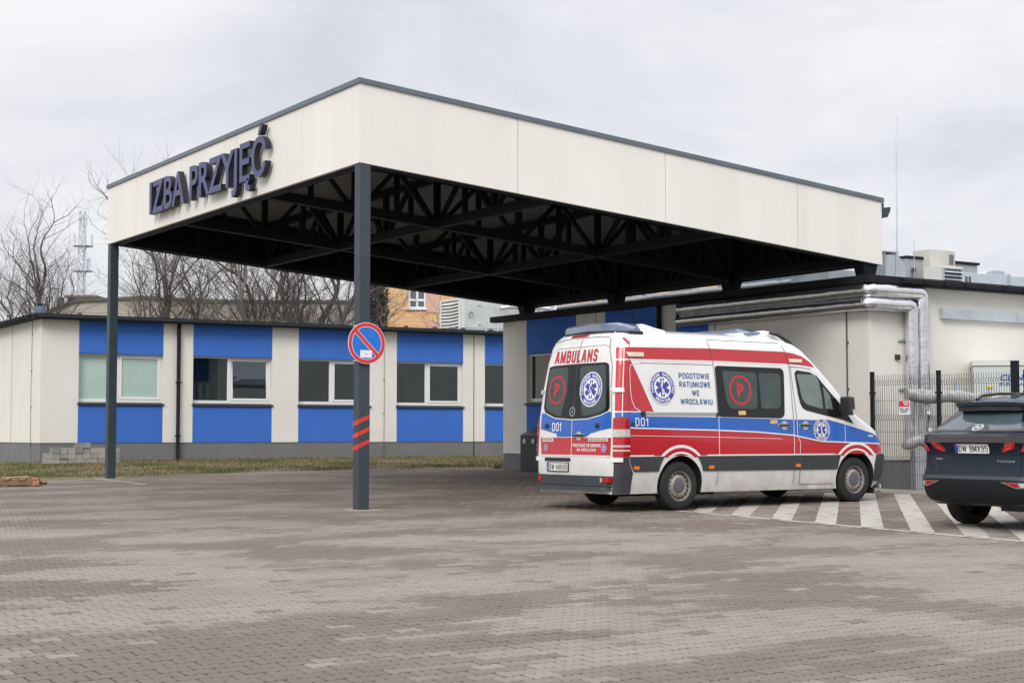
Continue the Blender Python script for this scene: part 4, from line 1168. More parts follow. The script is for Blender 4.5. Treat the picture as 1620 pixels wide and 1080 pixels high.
# right side lettering, badges
emblem(van, .935, 1.785, .25, S_); emblem(van, 4.155, 1.175, .178, S_); emblem(van, .935, 1.785, .25, S2, -1)
k = MB(); block_text(k, 'POGOTOWIE', 1.265, 1.86, 1.925, 2.008, S_, .007, 0, .155); k.build('side_lettering', LTXT, van, fix=False); k = MB(); block_text(k, 'RATUNKOWE', 1.265, 1.87, 1.80, 1.883, S_, .007, 0, .155)
k.build('side_lettering', LTXT, van, fix=False); k = MB(); block_text(k, 'WE', 1.50, 1.64, 1.675, 1.755, S_, .007, 0, .155); k.build('side_lettering', LTXT, van, fix=False); k = MB(); block_text(k, 'WROCŁAWIU', 1.27, 1.895, 1.548, 1.628, S_, .007, 0, .155)
k.build('side_lettering', LTXT, van, fix=False)
k = MB(); block_text(k, 'D01', .395, .64, 1.225, 1.345, S_, .0085, 0, .13, .2); k.build('fleet_number', LWHITE, van, fix=False)
def p_badge(ca, cb, rad, fn, fl=1):
    k = MB(); disc_on(k, ca, cb, rad * .84, rad, fn, .0105, 0)
    v, f = glyphs('P', .05); h = rad * .95
    w_ = rad * .62
    v = fit(v, -w_ / 2, w_ / 2, -h / 2, h / 2)
    k.mesh([fn(ca + fl * p[0], cb + p[1], .0105) for p in v], f, 0)
    return k
p_badge(2.465, 1.77, .225, S_).build('window_badge', mat('window_badge_red', (.50, .02, .03), .4), van, fix=False)
k = MB(); patch(k, rpoly([(2.40, 1.40), (2.55, 1.40), (2.55, 1.46), (2.40, 1.46)], .01), S_, .0105); patch(k, rpoly([(3.05, 1.27), (3.20, 1.27), (3.20, 1.325), (3.05, 1.325)], .01), S_, .009); k.build('reflective_sticker', mat('orange_sticker', (.70, .32, .10), .4, c2=(.75, .55, .3), vs=20), van, fix=False)
# rear doors: livery
rw = [(.74, 2.115), (.60, 2.135), (.04, 2.145), (-.62, 2.145), (-.69, 2.12), (-.71, 2.06), (-.76, 1.80), (-.80, 1.50), (-.77, 1.445), (-.61, 1.385), (-.33, 1.335), (.04, 1.325), (.47, 1.35), (.74, 1.435), (.785, 1.50), (.78, 1.65), (.765, 1.85)]
wn = decal('rear_window', [rw], RE, .006, VGLASS, .09)
decal('glazing', [rpoly([(.72, 2.09), (.27, 2.10), (.23, 2.04), (.20, 1.70), (.28, 1.54), (.30, 1.38), (.42, 1.38), (.73, 1.49)], .06), rpoly([(-.05, 2.08), (-.12, 2.105), (-.64, 2.11), (-.73, 1.47), (-.51, 1.40), (-.25, 1.375), (-.19, 1.40), (-.14, 1.57)], .06)], RE, .0075, VGLASS2, .09, parent=wn)
p_badge(.465, 1.765, .215, RE, -1).build('window_badge', MATS['window_badge_red'], van, fix=False)
emblem(van, -.355, 1.76, .255, RE, -1)
k = MB(); 
def rtext(s, y0, y1, z0, z1, m_, nm, off=.0065, bold=.02, slant=0):
    k = MB(); block_text(k, s, y0, y1, z0, z1, RE, off, 0, bold)
    return k.build(nm, m_, van, fix=False)
rtext('AMBULANS', .62, -.42, 2.165, 2.35, LRED, 'rear_lettering', bold=.19)
rtext('D01', .53, .29, 1.155, 1.28, LWHITE, 'fleet_number', bold=.14)
decal('rear_blue_band', [[(.83, 1.42), (.76, 1.425), (.47, 1.34), (.04, 1.315), (-.33, 1.325), (-.61, 1.375), (-.80, 1.435), (-.85, 1.42), (-.86, 1.20), (-.60, 1.16), (-.40, 1.12), (-.31, 1.072), (.39, 1.072), (.43, 1.12), (.62, 1.15), (.83, 1.19)]], RE, .004, LBLUE, .06)
decal('rear_red_band', [[(.83, 1.06), (-.86, 1.06), (-.85, .80), (.80, .80)]], RE, .004, LRED, .09)
rtext('POGOTOWIE RATUNKOWE', -.0, -.645, .925, .972, LWHITE, 'rear_lettering', bold=.17); rtext('WE WROCŁAWIU', -.10, -.54, .862, .905, LWHITE, 'rear_lettering', bold=.17)
k = MB(); patch(k, [(.775, 1.0), (.49, 1.0), (.49, 1.052), (.775, 1.052)], RE, .0065); patch(k, [(-.36, 1.008), (-.80, 1.008), (-.80, 1.052), (-.36, 1.052)], RE, .0065)
k.build('rear_sticker', mat('sticker_cream', (.66, .63, .56), .5), van, fix=False)
k = MB()
for a, b in ((.755, .51), (-.38, -.78)):
    n = 9
    for i in range(n):
        p = a + (b - a) * i / n; q = a + (b - a) * (i + .62) / n
        patch(k, [(p, 1.018), (q, 1.018), (q, 1.04), (p, 1.04)], RE, .0075)
k.build('sticker_print', SEAM, van, fix=False)
emblem(van, .68, .91, .052, RE, -1, False); emblem(van, -.72, .91, .06, RE, -1, False)
k = MB()
for pts_ in ([(.02, 2.54), (.02, 1.325)],):
    strip(k, pts_, .008, RE, .0072)
strip(k, [(-.63, 2.50), (-.68, 2.30), (-.77, 2.10), (-.80, 1.8), (-.845, 1.44)], .009, RE, .006); strip(k, [(.78, 2.45), (-.62, 2.52)], .006, RE, .006) if False else None
strip(k, [(.72, 2.49), (.3, 2.53), (-.3, 2.53), (-.6, 2.515)], .008, RE, .006)
strip(k, [(.66, 2.34), (.6, 2.385), (-.55, 2.40), (-.66, 2.37)], .005, RE, .006)
tag(k.build('door_seam', SEAM, van, fix=False), kind='stuff')
k = MB(); strip(k, [(.03, 1.315), (.03, .80)], .012, RE, .007); strip(k, [(.82, 1.066), (.39, 1.066)], .012, RE, .007); strip(k, [(-.31, 1.066), (-.855, 1.066)], .012, RE, .007); strip(k, [(.80, .80), (-.85, .80)], .016, RE, .007)
strip(k, [(.83, 1.43), (.76, 1.432), (.47, 1.347), (.04, 1.322), (-.33, 1.332), (-.61, 1.382), (-.80, 1.442), (-.85, 1.43)], .012, RE, .0072)
tag(k.build('livery_body_line', LWHITE, van, fix=False), kind='stuff')
k = MB(); disc_on(k, -.14, 1.085, 0, .066, RE, .0085, 1, 24); patch(k, rpoly([(0, 1.07), (-.275, 1.07), (-.275, 1.115), (0, 1.115)], .02), RE, .009, 1); patch(k, rpoly([(-.01, 1.078), (-.265, 1.078), (-.265, 1.108), (-.01, 1.108)], .012), RE, .034, 0, .2, .024)
k.build('door_handle', [BLACKP, SILVERP], van, fix=False)
k = MB()
for y_ in (.665, -.56):
    disc_on(k, y_, 1.235, 0, .03, RE, .03, 0, 16); 
    for i in range(16):
        a, b = 2 * math.pi * i / 16, 2 * math.pi * (i + 1) / 16
        k.face([RE(y_ + .03 * math.cos(a), 1.235 + .03 * math.sin(a), .03), RE(y_ + .03 * math.cos(b), 1.235 + .03 * math.sin(b), .03), RE(y_ + .04 * math.cos(b), 1.235 + .04 * math.sin(b), .004), RE(y_ + .04 * math.cos(a), 1.235 + .04 * math.sin(a), .004)])
k.build('rear_sensor', BLACKP, van, fix=False)
k = MB(); disc_on(k, .035, 1.44, .056, .068, RE, .012, 0, 32)
for t_ in (90, 210, 330):
    patch(k, [(.035 + .006 * math.cos(R(t_ + 90)), 1.44 + .006 * math.sin(R(t_ + 90))), (.035 + .006 * math.cos(R(t_ - 90)), 1.44 + .006 * math.sin(R(t_ - 90))), (.035 + .06 * math.cos(R(t_)), 1.44 + .06 * math.sin(R(t_)))], RE, .012)
k.build('door_badge', CHROME, van, fix=False)
k = MB(); patch(k, rpoly([(.35, 2.548), (-.06, 2.552), (-.06, 2.578), (.35, 2.575)], .01), RE, .014, 0, .1, .014); k.build('brake_lamp', LAMPR, van, fix=False)
# plate
k = MB(); patch(k, rpoly([(.705, .71), (.05, .71), (.05, .765), (.705, .765)], .01), RE, .006, 0); k.build('plate_light_recess', BLACKP, van, fix=False)
def plate(parent, fn, y0, y1, z0, z1, txt_, off):
    pl = decal('number_plate', [rpoly([(y0 + .012, z0 - .012), (y1 - .012, z0 - .012), (y1 - .012, z1 + .012), (y0 + .012, z1 + .012)], .012)], fn, off, BLACKP, .05, off * .8, parent)
    k = MB(); w_ = y1 - y0
    patch(k, [(y0 + w_ * .08, z0), (y1, z0), (y1, z1), (y0 + w_ * .08, z1)], fn, off + .002, 0, .03); patch(k, [(y0, z0), (y0 + w_ * .08, z0), (y0 + w_ * .08, z1), (y0, z1)], fn, off + .002, 1, .3)
    block_text(k, txt_, y0 + w_ * .115, y1 - w_ * .03, z0 + (z1 - z0) * .15, z1 - (z1 - z0) * .15, fn, off + .0055, 2, .125, .17)
    v, f = glyphs('PL', .02); v = fit(v, 0, 1, z0 + (z1 - z0) * .14, z0 + (z1 - z0) * .38)
    a, b = y0 + w_ * .02, y0 + w_ * .065
    k.mesh([fn(a + (b - a) * p[0], p[1], off + .004) for p in v], f, 0)
    k.build('plate_face', [PLATEW, PLATEB, PLATEK], pl, fix=False)
plate(van, RE, .62, .10, .572, .684, 'DW 4H930', .018)
# rear bumper with step
k = MB()
def hoop(z0, z1, out_, n=24, ymax=.96):
    ring0 = []
    for i in range(n + 1):
        y_ = -ymax + 2 * ymax * i / n
        q = abs(y_) / ymax
        ring0.append((-.005 - out_ + .16 * max(0, (q - .80) / .2) ** 2, y_))
    for (xa, ya), (xb, yb) in zip(ring0, ring0[1:]):
        k.hexa([(xa, ya, z0), (.2, ya, z0), (.2, yb, z0), (xb, yb, z0), (xa + .012, ya, z1), (.2, ya, z1), (.2, yb, z1), (xb + .012, yb, z1)])
hoop(.372, .515, .012); hoop(.305, .362, .045, ymax=.90)
k.box(.0, .2, -.85, .85, .36, .375)
bp_ = k.build('rear_bumper', PGREY, van, smooth=25)
k = MB(); k.box(-.024, .03, .71, .79, .415, .485); k.box(-.02, .06, -.90, -.73, .43, .49); k.build('bumper_reflector', LAMPR, bp_)
k = MB(); k.box(-.026, .03, -.745, -.712, .43, .49); k.build('bumper_lamp', LAMPW, bp_)
# underbody
k = MB(); k.box(.6, 5.4, -.6, .6, .255, .30); k.box(1.05, 1.45, -.45, .45, .26, .5); k.box(.2, .9, -.7, -.35, .24, .30); k.tube([(RWX, -.8, .37), (RWX, .8, .37)], .06, 10); k.tube([(FWX, -.8, .41), (FWX, .8, .41)], .05, 10); k.tube([(.5, -.30, .24), (2.5, -.30, .24)], .045, 10)
k.build('underbody', BLACKP, van)
for y0, y1 in ((-.92, -.72), (.72, .92)): MB().box(5.40, 5.43, y0, y1, .16, .40).build('mud_flap', BLACKP, van)
# rear beacon bar and fairing
k = MB()
def loft(k, secs, m_=0):
    """closed sections of equal length joined along x"""
    n = len(secs[0]); b = len(k.v)
    for s_ in secs: k.v += s_
    for i in range(len(secs) - 1):
        for j in range(n):
            j2 = (j + 1) % n; k.f.append((b + i * n + j, b + i * n + j2, b + (i + 1) * n + j2, b + (i + 1) * n + j)); k.m.append(m_)
    k.f.append(tuple(b + j for j in reversed(range(n)))); k.f.append(tuple(b + (len(secs) - 1) * n + j for j in range(n))); k.m += [m_, m_]
def barsec(y, x0, x1, z0, z1, c=.03):
    return [(x0, y, z0), (x1, y, z0), (x1, y, z1 - c), (x1 - c * 1.5, y, z1), (x0 + c * 1.8, y, z1), (x0 + c * .2, y, z1 - c)]
loft(k, [barsec(y, a, b, z0, z1) for y, a, b, z0, z1 in ((-.80, .52, .66, 2.60, 2.655), (-.72, .42, .70, 2.60, 2.70), (-.58, .36, .72, 2.605, 2.73), (0, .34, .72, 2.625, 2.745), (.58, .36, .72, 2.605, 2.73), (.70, .42, .70, 2.60, 2.70), (.80, .52, .66, 2.60, 2.655))])
lbar = k.build('beacon_bar', BARBLUE, van, smooth=30)
k = MB(); loft(k, [barsec(y, a, b, z0, z1, .015) for y, a, b, z0, z1 in ((-.79, .46, .72, 2.555, 2.605), (-.6, .335, .74, 2.58, 2.61), (0, .30, .74, 2.60, 2.63), (.6, .335, .74, 2.58, 2.61), (.79, .46, .72, 2.555, 2.605))])
k.build('bar_base', BLACKP, lbar, smooth=30)
k = MB()
loft(k, [[(x_, -w_, z0), (x_, w_, z0), (x_, w_ * .93, z1), (x_, -w_ * .93, z1)] for x_, w_, z0, z1 in ((.34, .66, 2.52, 2.59), (.66, .79, 2.53, 2.655), (.74, .79, 2.53, 2.715), (.80, .78, 2.54, 2.71), (1.05, .74, 2.56, 2.665), (1.25, .7, 2.57, 2.64))])
k.build('roof_fairing', VANP, van, smooth=40)
k = MB(); loft(k, [barsec(y, a, b, z0, z1) for y, a, b, z0, z1 in ((-.62, 2.95, 3.25, 2.64, 2.69), (-.5, 2.80, 3.30, 2.65, 2.735), (.5, 2.80, 3.30, 2.65, 2.735), (.62, 2.95, 3.25, 2.64, 2.69))])
k.build('beacon_bar', BARBLUE, van, smooth=30)
k = MB(); loft(k, [[(x_, -w_, z0), (x_, w_, z0), (x_, w_ * .93, z1), (x_, -w_ * .93, z1)] for x_, w_, z0, z1 in ((2.75, .6, 2.60, 2.66), (3.3, .66, 2.58, 2.72), (3.5, .66, 2.55, 2.70), (3.75, .62, 2.45, 2.62), (3.9, .58, 2.4, 2.55))])
k.build('roof_fairing', VANP, van, smooth=40)
for s_ in (-1, 1): MB().tube([(3.36, s_ * .68, 2.68), (3.52, s_ * .70, 2.655), (3.75, s_ * .71, 2.545), (3.93, s_ * .70, 2.43)], [.02, .032, .032, .02], 8).build('beacon_trim', BLACKP, van, smooth=40)
decal('windscreen', [[(-.74, 1.52), (.74, 1.52), (.66, 2.2), (.5, 2.36), (-.5, 2.36), (-.66, 2.2)]], FR, .006, VGLASS, .12)
decal('grille', [rpoly([(-.45, .84), (.45, .84), (.5, 1.1), (-.5, 1.1)], .06)], FR, .006, BLACKP, .12)
decal('front_bumper', [[(-.8, .30), (.8, .30), (.85, .78), (-.85, .78)]], FR, .012, PGREY, .1, .012)
wheel(van, RWX, -.855, .358, .357, .225, .218, -1); wheel(van, RWX, .855, .380, .357, .225, .218, 1)
wheel(van, FWX, -.855, .393, .357, .225, .218, -1); wheel(van, FWX, .855, .417, .357, .225, .218, 1)
# ------------------------------------------------------------------ dark blue SUV
CARP = mat('dark_blue_metallic', (.004, .012, .024), .35, spec=.2, coat=.35, var=.1, vs=2)
CLAD = mat('dark_cladding', (.009, .011, .014), .62, spec=.25, var=.15, vs=6)
TRIMG = mat('grey_bumper_trim', (.04, .05, .065), .45)
CGL = mat('rear_tinted_glass', (.075, .105, .12), .05, spec=.6, c2=(.05, .07, .085), vs=1.5)
CB = Slices(
    hw=[(.28, .82), (.40, .89), (.55, .915), (.75, .925), (.95, .92), (1.05, .905), (1.16, .875), (1.22, .83), (1.35, .755), (1.48, .68), (1.55, .62), (1.60, .55), (1.64, .40), (1.66, .2)],
    xr=[(.28, .16), (.36, .06), (.45, .02), (.60, .0), (.66, .015), (.75, .05), (.90, .075), (1.0, .07), (1.06, .03), (1.16, .035), (1.19, .10), (1.22, .15), (1.41, .40), (1.50, .52), (1.54, .56), (1.58, .62), (1.62, .8), (1.66, 1.2)],
    xf=[(.28, 4.32), (.45, 4.47), (.65, 4.5), (.85, 4.46), (.98, 4.25), (1.05, 3.9), (1.12, 3.45), (1.25, 3.2), (1.4, 2.95), (1.5, 2.75), (1.58, 2.5), (1.63, 2.2), (1.66, 1.9)],
    rr=[(.28, .22), (.7, .26), (1.0, .22), (1.2, .18), (1.5, .16), (1.66, .12)],
    bf=[(.28, .5), (1.0, .5), (1.2, .4), (1.66, .3)], n=2.5, bulge=.05,
    levels=[.29, .36, .45, .52, .60, .66, .75, .85, .95, 1.02, 1.06, 1.12, 1.16, 1.19, 1.22, 1.28, 1.35, 1.42, 1.48, 1.52, 1.55, 1.58, 1.61, 1.635, 1.652])
CA = R(33)
CAR0 = Vector((5.59, 19.30, .336))
car = thing('parked_car', 'dark blue SUV parked nose-in beside the fence seen from its rear', 'car', CAR0, CA)
cbody = CB.mesh().build('body', [CARP, BLACKP], car)
cut_arches(cbody, [(.92, .35, .41, -1.2, -.6), (.92, .35, .41, .6, 1.2), (3.60, .35, .41, -1.2, -.6), (3.60, .35, .41, .6, 1.2)], BLACKP)
CR, CS, CS2, CF = CB.on_rear(), CB.on_side(-1), CB.on_side(1), CB.on_front()
def cdec(name, polys, fn, off, m_, step=.08, rim=0.0, parent=car):
    return decal(name, polys, fn, off, m_, step, rim, parent)
gw = cdec('rear_window', [rpoly([(.71, 1.205), (.46, 1.50), (-.46, 1.50), (-.71, 1.205)], .06)], CR, .006, CGL)
cdec('window_border', [[(.71, 1.20), (.69, 1.235), (.40, 1.225), (.2, 1.225), (.12, 1.275), (-.12, 1.275), (-.2, 1.225), (-.40, 1.225), (-.69, 1.235), (-.71, 1.20)], [(.71, 1.215), (.46, 1.50), (.40, 1.50), (.60, 1.27)], [(-.71, 1.215), (-.46, 1.50), (-.40, 1.50), (-.60, 1.27)]], CR, .0085, VGLASS, parent=gw)
k = MB()
for i in range(12):
    pass
# spoiler
loft(k, [[(x0, y, z0), (x1, y, z0 - .005), (x1, y, z1 + .02), (x0, y, z1)] for y, x0, x1, z0, z1 in ((-.56, .52, .75, 1.50, 1.525), (-.50, .36, .8, 1.505, 1.545), (-.25, .31, .85, 1.515, 1.558), (0, .30, .85, 1.518, 1.562), (.25, .31, .85, 1.515, 1.558), (.50, .36, .8, 1.505, 1.545), (.56, .52, .75, 1.50, 1.525))])
spo = k.build('roof_spoiler', CARP, car, smooth=35)
k = MB(); loft(k, [[(x0, y, z0), (x1, y, z0), (x1, y, z1), (x0, y, z1)] for y, x0, x1, z0, z1 in ((-.48, .37, .55, 1.45, 1.504), (0, .315, .55, 1.455, 1.516), (.48, .37, .55, 1.45, 1.504))])
k.build('spoiler_underside', BLACKP, spo)
# full width lamp bar with claw lamps
bar_ = cdec('lamp_bar', [[(.90, 1.055), (.90, 1.15), (.5, 1.165), (-.5, 1.165), (-.90, 1.15), (-.90, 1.055), (-.5, 1.06), (.5, 1.06)]], CR, .012, mat('smoked_lamp_bar', (.02, .012, .016), .12, coat=.8), .06, .012)
for s_ in (1, -1):
    k = MB()
    patch(k, [(s_ * .44, .955), (s_ * .47, .945), (s_ * .62, .995), (s_ * .655, 1.06), (s_ * .52, 1.065)], CR, .016, 0, .05, .016)
    patch(k, [(s_ * .70, .955), (s_ * .735, .955), (s_ * .885, .985), (s_ * .90, 1.06), (s_ * .78, 1.065)], CR, .016, 0, .04, .016)
    k.build('tail_lamp', LAMPR, car, fix=False)
k = MB()
for s_ in (1, -1):
    patch(k, [(s_ * .50, .975), (s_ * .53, .97), (s_ * .61, 1.03), (s_ * .59, 1.05)], CR, .0175, 0, .05); patch(k, [(s_ * .76, .985), (s_ * .79, .985), (s_ * .86, 1.035), (s_ * .83, 1.045)], CR, .0175, 0, .05)
k.build('bright_lamp_core', mat('bright_red_lens', (.72, .03, .04), .2, coat=.4), car, fix=False)  # brighter red insets of the tail lamps, colour only
k = MB()
strip(k, [(.66, 1.05), (.685, .80), (.67, .66)], .008, CR, .004); strip(k, [(-.66, 1.05), (-.685, .80), (-.67, .66)], .008, CR, .004)
strip(k, [(.67, .66), (-.67, .66)], .008, CR, .004)
k.build('tailgate_seam', BLACKP, car, fix=False)
k = MB(); strip(k, [(.46, 1.04), (.33, .885), (-.33, .885), (-.46, 1.04)], .012, CR, .004); k.build('plate_recess_line', CLAD, car, fix=False)
plate(car, CR, .26, -.26, .93, 1.04, 'DW 8MX95', .016)
k = MB(); n = 28
for i in range(n):
    a, b = 2 * math.pi * i / n, 2 * math.pi * (i + 1) / n
    k.face([CR(q * math.cos(t_), 1.245 + p * math.sin(t_), .014) for q, p, t_ in ((.082, .041, a), (.082, .041, b), (.068, .032, b), (.068, .032, a))])
f_ = lambda a, b, off: CR(-a, 1.245 + b, off)
strip(k, [(-.05, -.026), (-.018, .026)], .016, f_, .014); strip(k, [(.018, -.026), (.05, .026)], .016, f_, .014); strip(k, [(-.034, -.004), (.034, .006)], .013, f_, .0142)
k.build('tailgate_badge', CHROME, car, fix=False)
k = MB()
v, f = glyphs('TUCSON', .0, spacing=1.25); v = fit(v, 0, 1, .825, .848); k.mesh([CR(-.37 - .25 * p[0], p[1], .006) for p in v], f)
v, f = glyphs('HYBRID', .0); v = fit(v, 0, 1, .845, .865); k.mesh([CR(.60 - .12 * p[0], p[1], .006) for p in v], f)
k.build('model_lettering', CHROME, car, fix=False)
# bumper
cdec('bumper_trim', [[(.90, .60), (.90, .655), (-.90, .655), (-.90, .60), (-.55, .615), (.55, .615)]], CR, .016, TRIMG, .05, .016)
cdec('bumper_cladding', [[(.88, .345), (.90, .595), (.55, .605), (-.55, .605), (-.90, .595), (-.88, .345), (-.45, .32), (.45, .32)]], CR, .010, CLAD, .05, .010)
k = MB()
for s_ in (1, -1):
    patch(k, [(s_ * .47, .585), (s_ * .50, .592), (s_ * .88, .585), (s_ * .88, .52), (s_ * .68, .515)], CR, .022, 0, .04, .012)
fr_ = k.build('fog_lamp_trim', CHROME, car, fix=False)
k = MB()
for s_ in (1, -1): patch(k, [(s_ * .52, .582), (s_ * .70, .58), (s_ * .72, .53), (s_ * .68, .528)], CR, .025, 0, .04)
k.build('rear_reflector', LAMPR, fr_, fix=False)
k = MB()
for s_ in (1, -1): patch(k, [(s_ * .72, .58), (s_ * .87, .578), (s_ * .87, .535), (s_ * .74, .53)], CR, .025, 0, .04)
k.build('reversing_lamp', LAMPW, fr_, fix=False)
# roof: rails, antenna
k = MB()
for s_ in (-1, 1):
    k.tube([(.74, s_ * .50, 1.60), (.86, s_ * .51, 1.655), (1.2, s_ * .52, 1.685), (2.1, s_ * .50, 1.69), (2.4, s_ * .49, 1.64)], .019, 8)
k.build('roof_rail', BLACKP, car, smooth=40)
k = MB(); loft(k, [[(x_, -w_, z_), (x_, w_, z_), (x_, 0, z_ + h)] for x_, w_, z_, h in ((.80, .035, 1.60, .005), (.84, .034, 1.61, .075), (.86, .03, 1.61, .078), (.95, .026, 1.63, .03), (1.03, .006, 1.64, .003))]); k.build('antenna', CARP, car)
# sides
for fn in (CS, CS2):
    cdec('side_window', [rpoly([(1.05, 1.19), (1.25, 1.45), (2.45, 1.47), (3.0, 1.20)], .05)], fn, .012, VGLASS, .06)
    k = MB(); patch(k, [(1.40, .30), (3.12, .30), (3.06, .50), (1.44, .50)], fn, .012, 0, .15, .012); k.build('side_cladding', CLAD, car, fix=False)
    k = MB()
    for cx in (.92, 3.60):
        for i in range(22):
            a, b = math.pi * i / 22, math.pi * (i + 1) / 22
            k.face([fn(cx + r_ * math.cos(t_), .35 + r_ * math.sin(t_), .014) for r_, t_ in ((.412, a), (.475, a), (.475, b), (.412, b))])
    k.build('arch_cladding', CLAD, car, fix=False)
    k = MB(); strip(k, [(1.5, 1.18), (1.42, .85), (1.45, .52)], .008, fn, .004); strip(k, [(2.35, 1.2), (2.33, .52)], .008, fn, .004); k.build('door_seam', BLACKP, car, fix=False)
cdec('windscreen', [[(-.68, 1.15), (.68, 1.15), (.55, 1.55), (-.55, 1.55)]], CF, .006, VGLASS, .1)
cdec('grille', [[(-.6, .55), (.6, .55), (.7, .82), (-.7, .82)]], CF, .006, BLACKP, .1)
for (x_, y_, s_) in ((.92, .80, 1), (.92, -.80, -1), (3.60, .80, 1), (3.60, -.80, -1)):
    yw = CAR0.y + x_ * math.sin(CA) + y_ * math.cos(CA)
    wheel(car, x_, y_, gz(yw) - CAR0.z + .357, .358, .235, .235, s_, holes=10)
k = MB(); k.box(.75, 4.2, -.55, .55, .255, .30); k.tube([(.92, -.7, .34), (.92, .7, .34)], .05, 8); k.box(.45, .9, -.62, -.1, .22, .30)
k.build('underbody', BLACKP, car)

# ------------------------------------------------------------------ wire fence with folded panels
FENCE = mat('fence_wire_anthracite', (.055, .06, .065), .5)
fc = thing('wire_fence', 'anthracite wire mesh fence with folded panels beside the hospital block', 'fence', (6.456, 28.2, gz(28.2)), 0)
fd = Vector((.585, -.811, 0)).normalized(); fn_ = Vector((-fd.y, fd.x, 0)) * -1
fdist = [0, 1.42, 3.0]
def fpost(s, w=.06, h=2.12):
    p = fd * s; z = gz(28.2 + p.y) - gz(28.2)
    k = MB(); k.bar((p.x, p.y, z - .1), (p.x, p.y, z + h), w, w, up=(fd.x, fd.y, 0)); k.bar((p.x, p.y, z + h), (p.x, p.y, z + h + .012), w + .008, w + .008, up=(fd.x, fd.y, 0))
    o = k.build('fence_post', DARK, fc)
    k = MB()
    for zz_ in (.35, 1.05, 1.75): k.bar(Vector((p.x, p.y, z + zz_)) - fd * .045 - fn_ * -.0, Vector((p.x, p.y, z + zz_)) + fd * .045, .075, .03)
    k.build('post_clip', DARK, o)
fpost(0); fpost(1.477); fpost(3.03, .10, 2.25); fpost(3.25, .07, 2.1)
prof_ = [(.05, 0), (.38, 0), (.42, .032), (.46, 0), (.98, 0), (1.02, .032), (1.06, 0), (1.48, 0), (1.52, .032), (1.56, 0), (1.92, 0), (1.96, .032), (2.0, 0), (2.06, 0)]
prof_ = [(.06, 0), (.55, 0), (.59, .03), (.63, 0), (1.28, 0), (1.32, .03), (1.36, 0), (1.90, 0), (1.94, .03), (1.98, 0), (2.08, 0)]
def fpanel(s0, s1):
    k = MB(); n = int((s1 - s0) / .05); z00 = gz(28.2 + fd.y * (s0 + s1) / 2) - gz(28.2)
    for i in range(n + 1):
        p = fd * (s0 + (s1 - s0) * i / n)
        P_ = [Vector((p.x, p.y, z00 + z)) + fn_ * o_ for z, o_ in prof_]
        for a, b in zip(P_, P_[1:]): k.bar(a, b, .006, .006, up=(fd.x, fd.y, 0))
    for z, o_ in ((.08, 0), (.32, 0), (.55, 0), (.59, .03), (.63, 0), (.85, 0), (1.07, 0), (1.28, 0), (1.32, .03), (1.36, 0), (1.62, 0), (1.90, 0), (1.94, .03), (1.98, 0)):
        a, b = fd * s0, fd * s1
        k.bar(Vector((a.x, a.y, z00 + z)) + fn_ * (o_ - .006), Vector((b.x, b.y, z00 + z)) + fn_ * (o_ - .006), .006, .006)
    return k.build('mesh_panel', FENCE, fc)
fpanel(.03, 1.447); fpanel(1.507, 2.97); fpanel(3.29, 4.9); fpost(4.93)
# kerb under it
k = MB(); a, b = Vector((6.42, 28.25, 0)), Vector((6.42, 28.25, 0)) + fd * 5.2
k.bar((a.x, a.y, gz(a.y) + .0), (b.x, b.y, gz(b.y) + .0), .08, .12); kb = k.build('concrete_edging', mat('pale_concrete', (.36, .35, .33), .9, var=.1, bump=.3), fc)
kb.location = -Vector(fc.location)
ws = thing('warning_sign', 'small red and white warning notice hung on the wire fence', 'sign', (6.456 + fd.x * .76, 28.2 + fd.y * .76, gz(27.6)), math.atan2(fd.y, fd.x))
k = MB(); k.box(-.125, .125, -.050, -.046, 1.37, 1.62); k.build('board', SWHITE, ws)
k = MB(); k.box(-.115, .115, -.0525, -.0505, 1.51, 1.612); k.build('red_field', RED, ws)
k = MB()
for z_, a, b in ((1.585, -.02, .10), (1.548, .0, .09)): k.box(a, b, -.0545, -.053, z_ - .009, z_ + .009)
k.build('white_print', SWHITE, ws)
k = MB()
for z_, a, b in ((1.478, -.10, -.01), (1.478, .02, .10), (1.448, -.10, .10), (1.415, -.08, .07)): k.box(a, b, -.0525, -.0505, z_ - .008, z_ + .008)
k.build('dark_print', SEAM, ws)

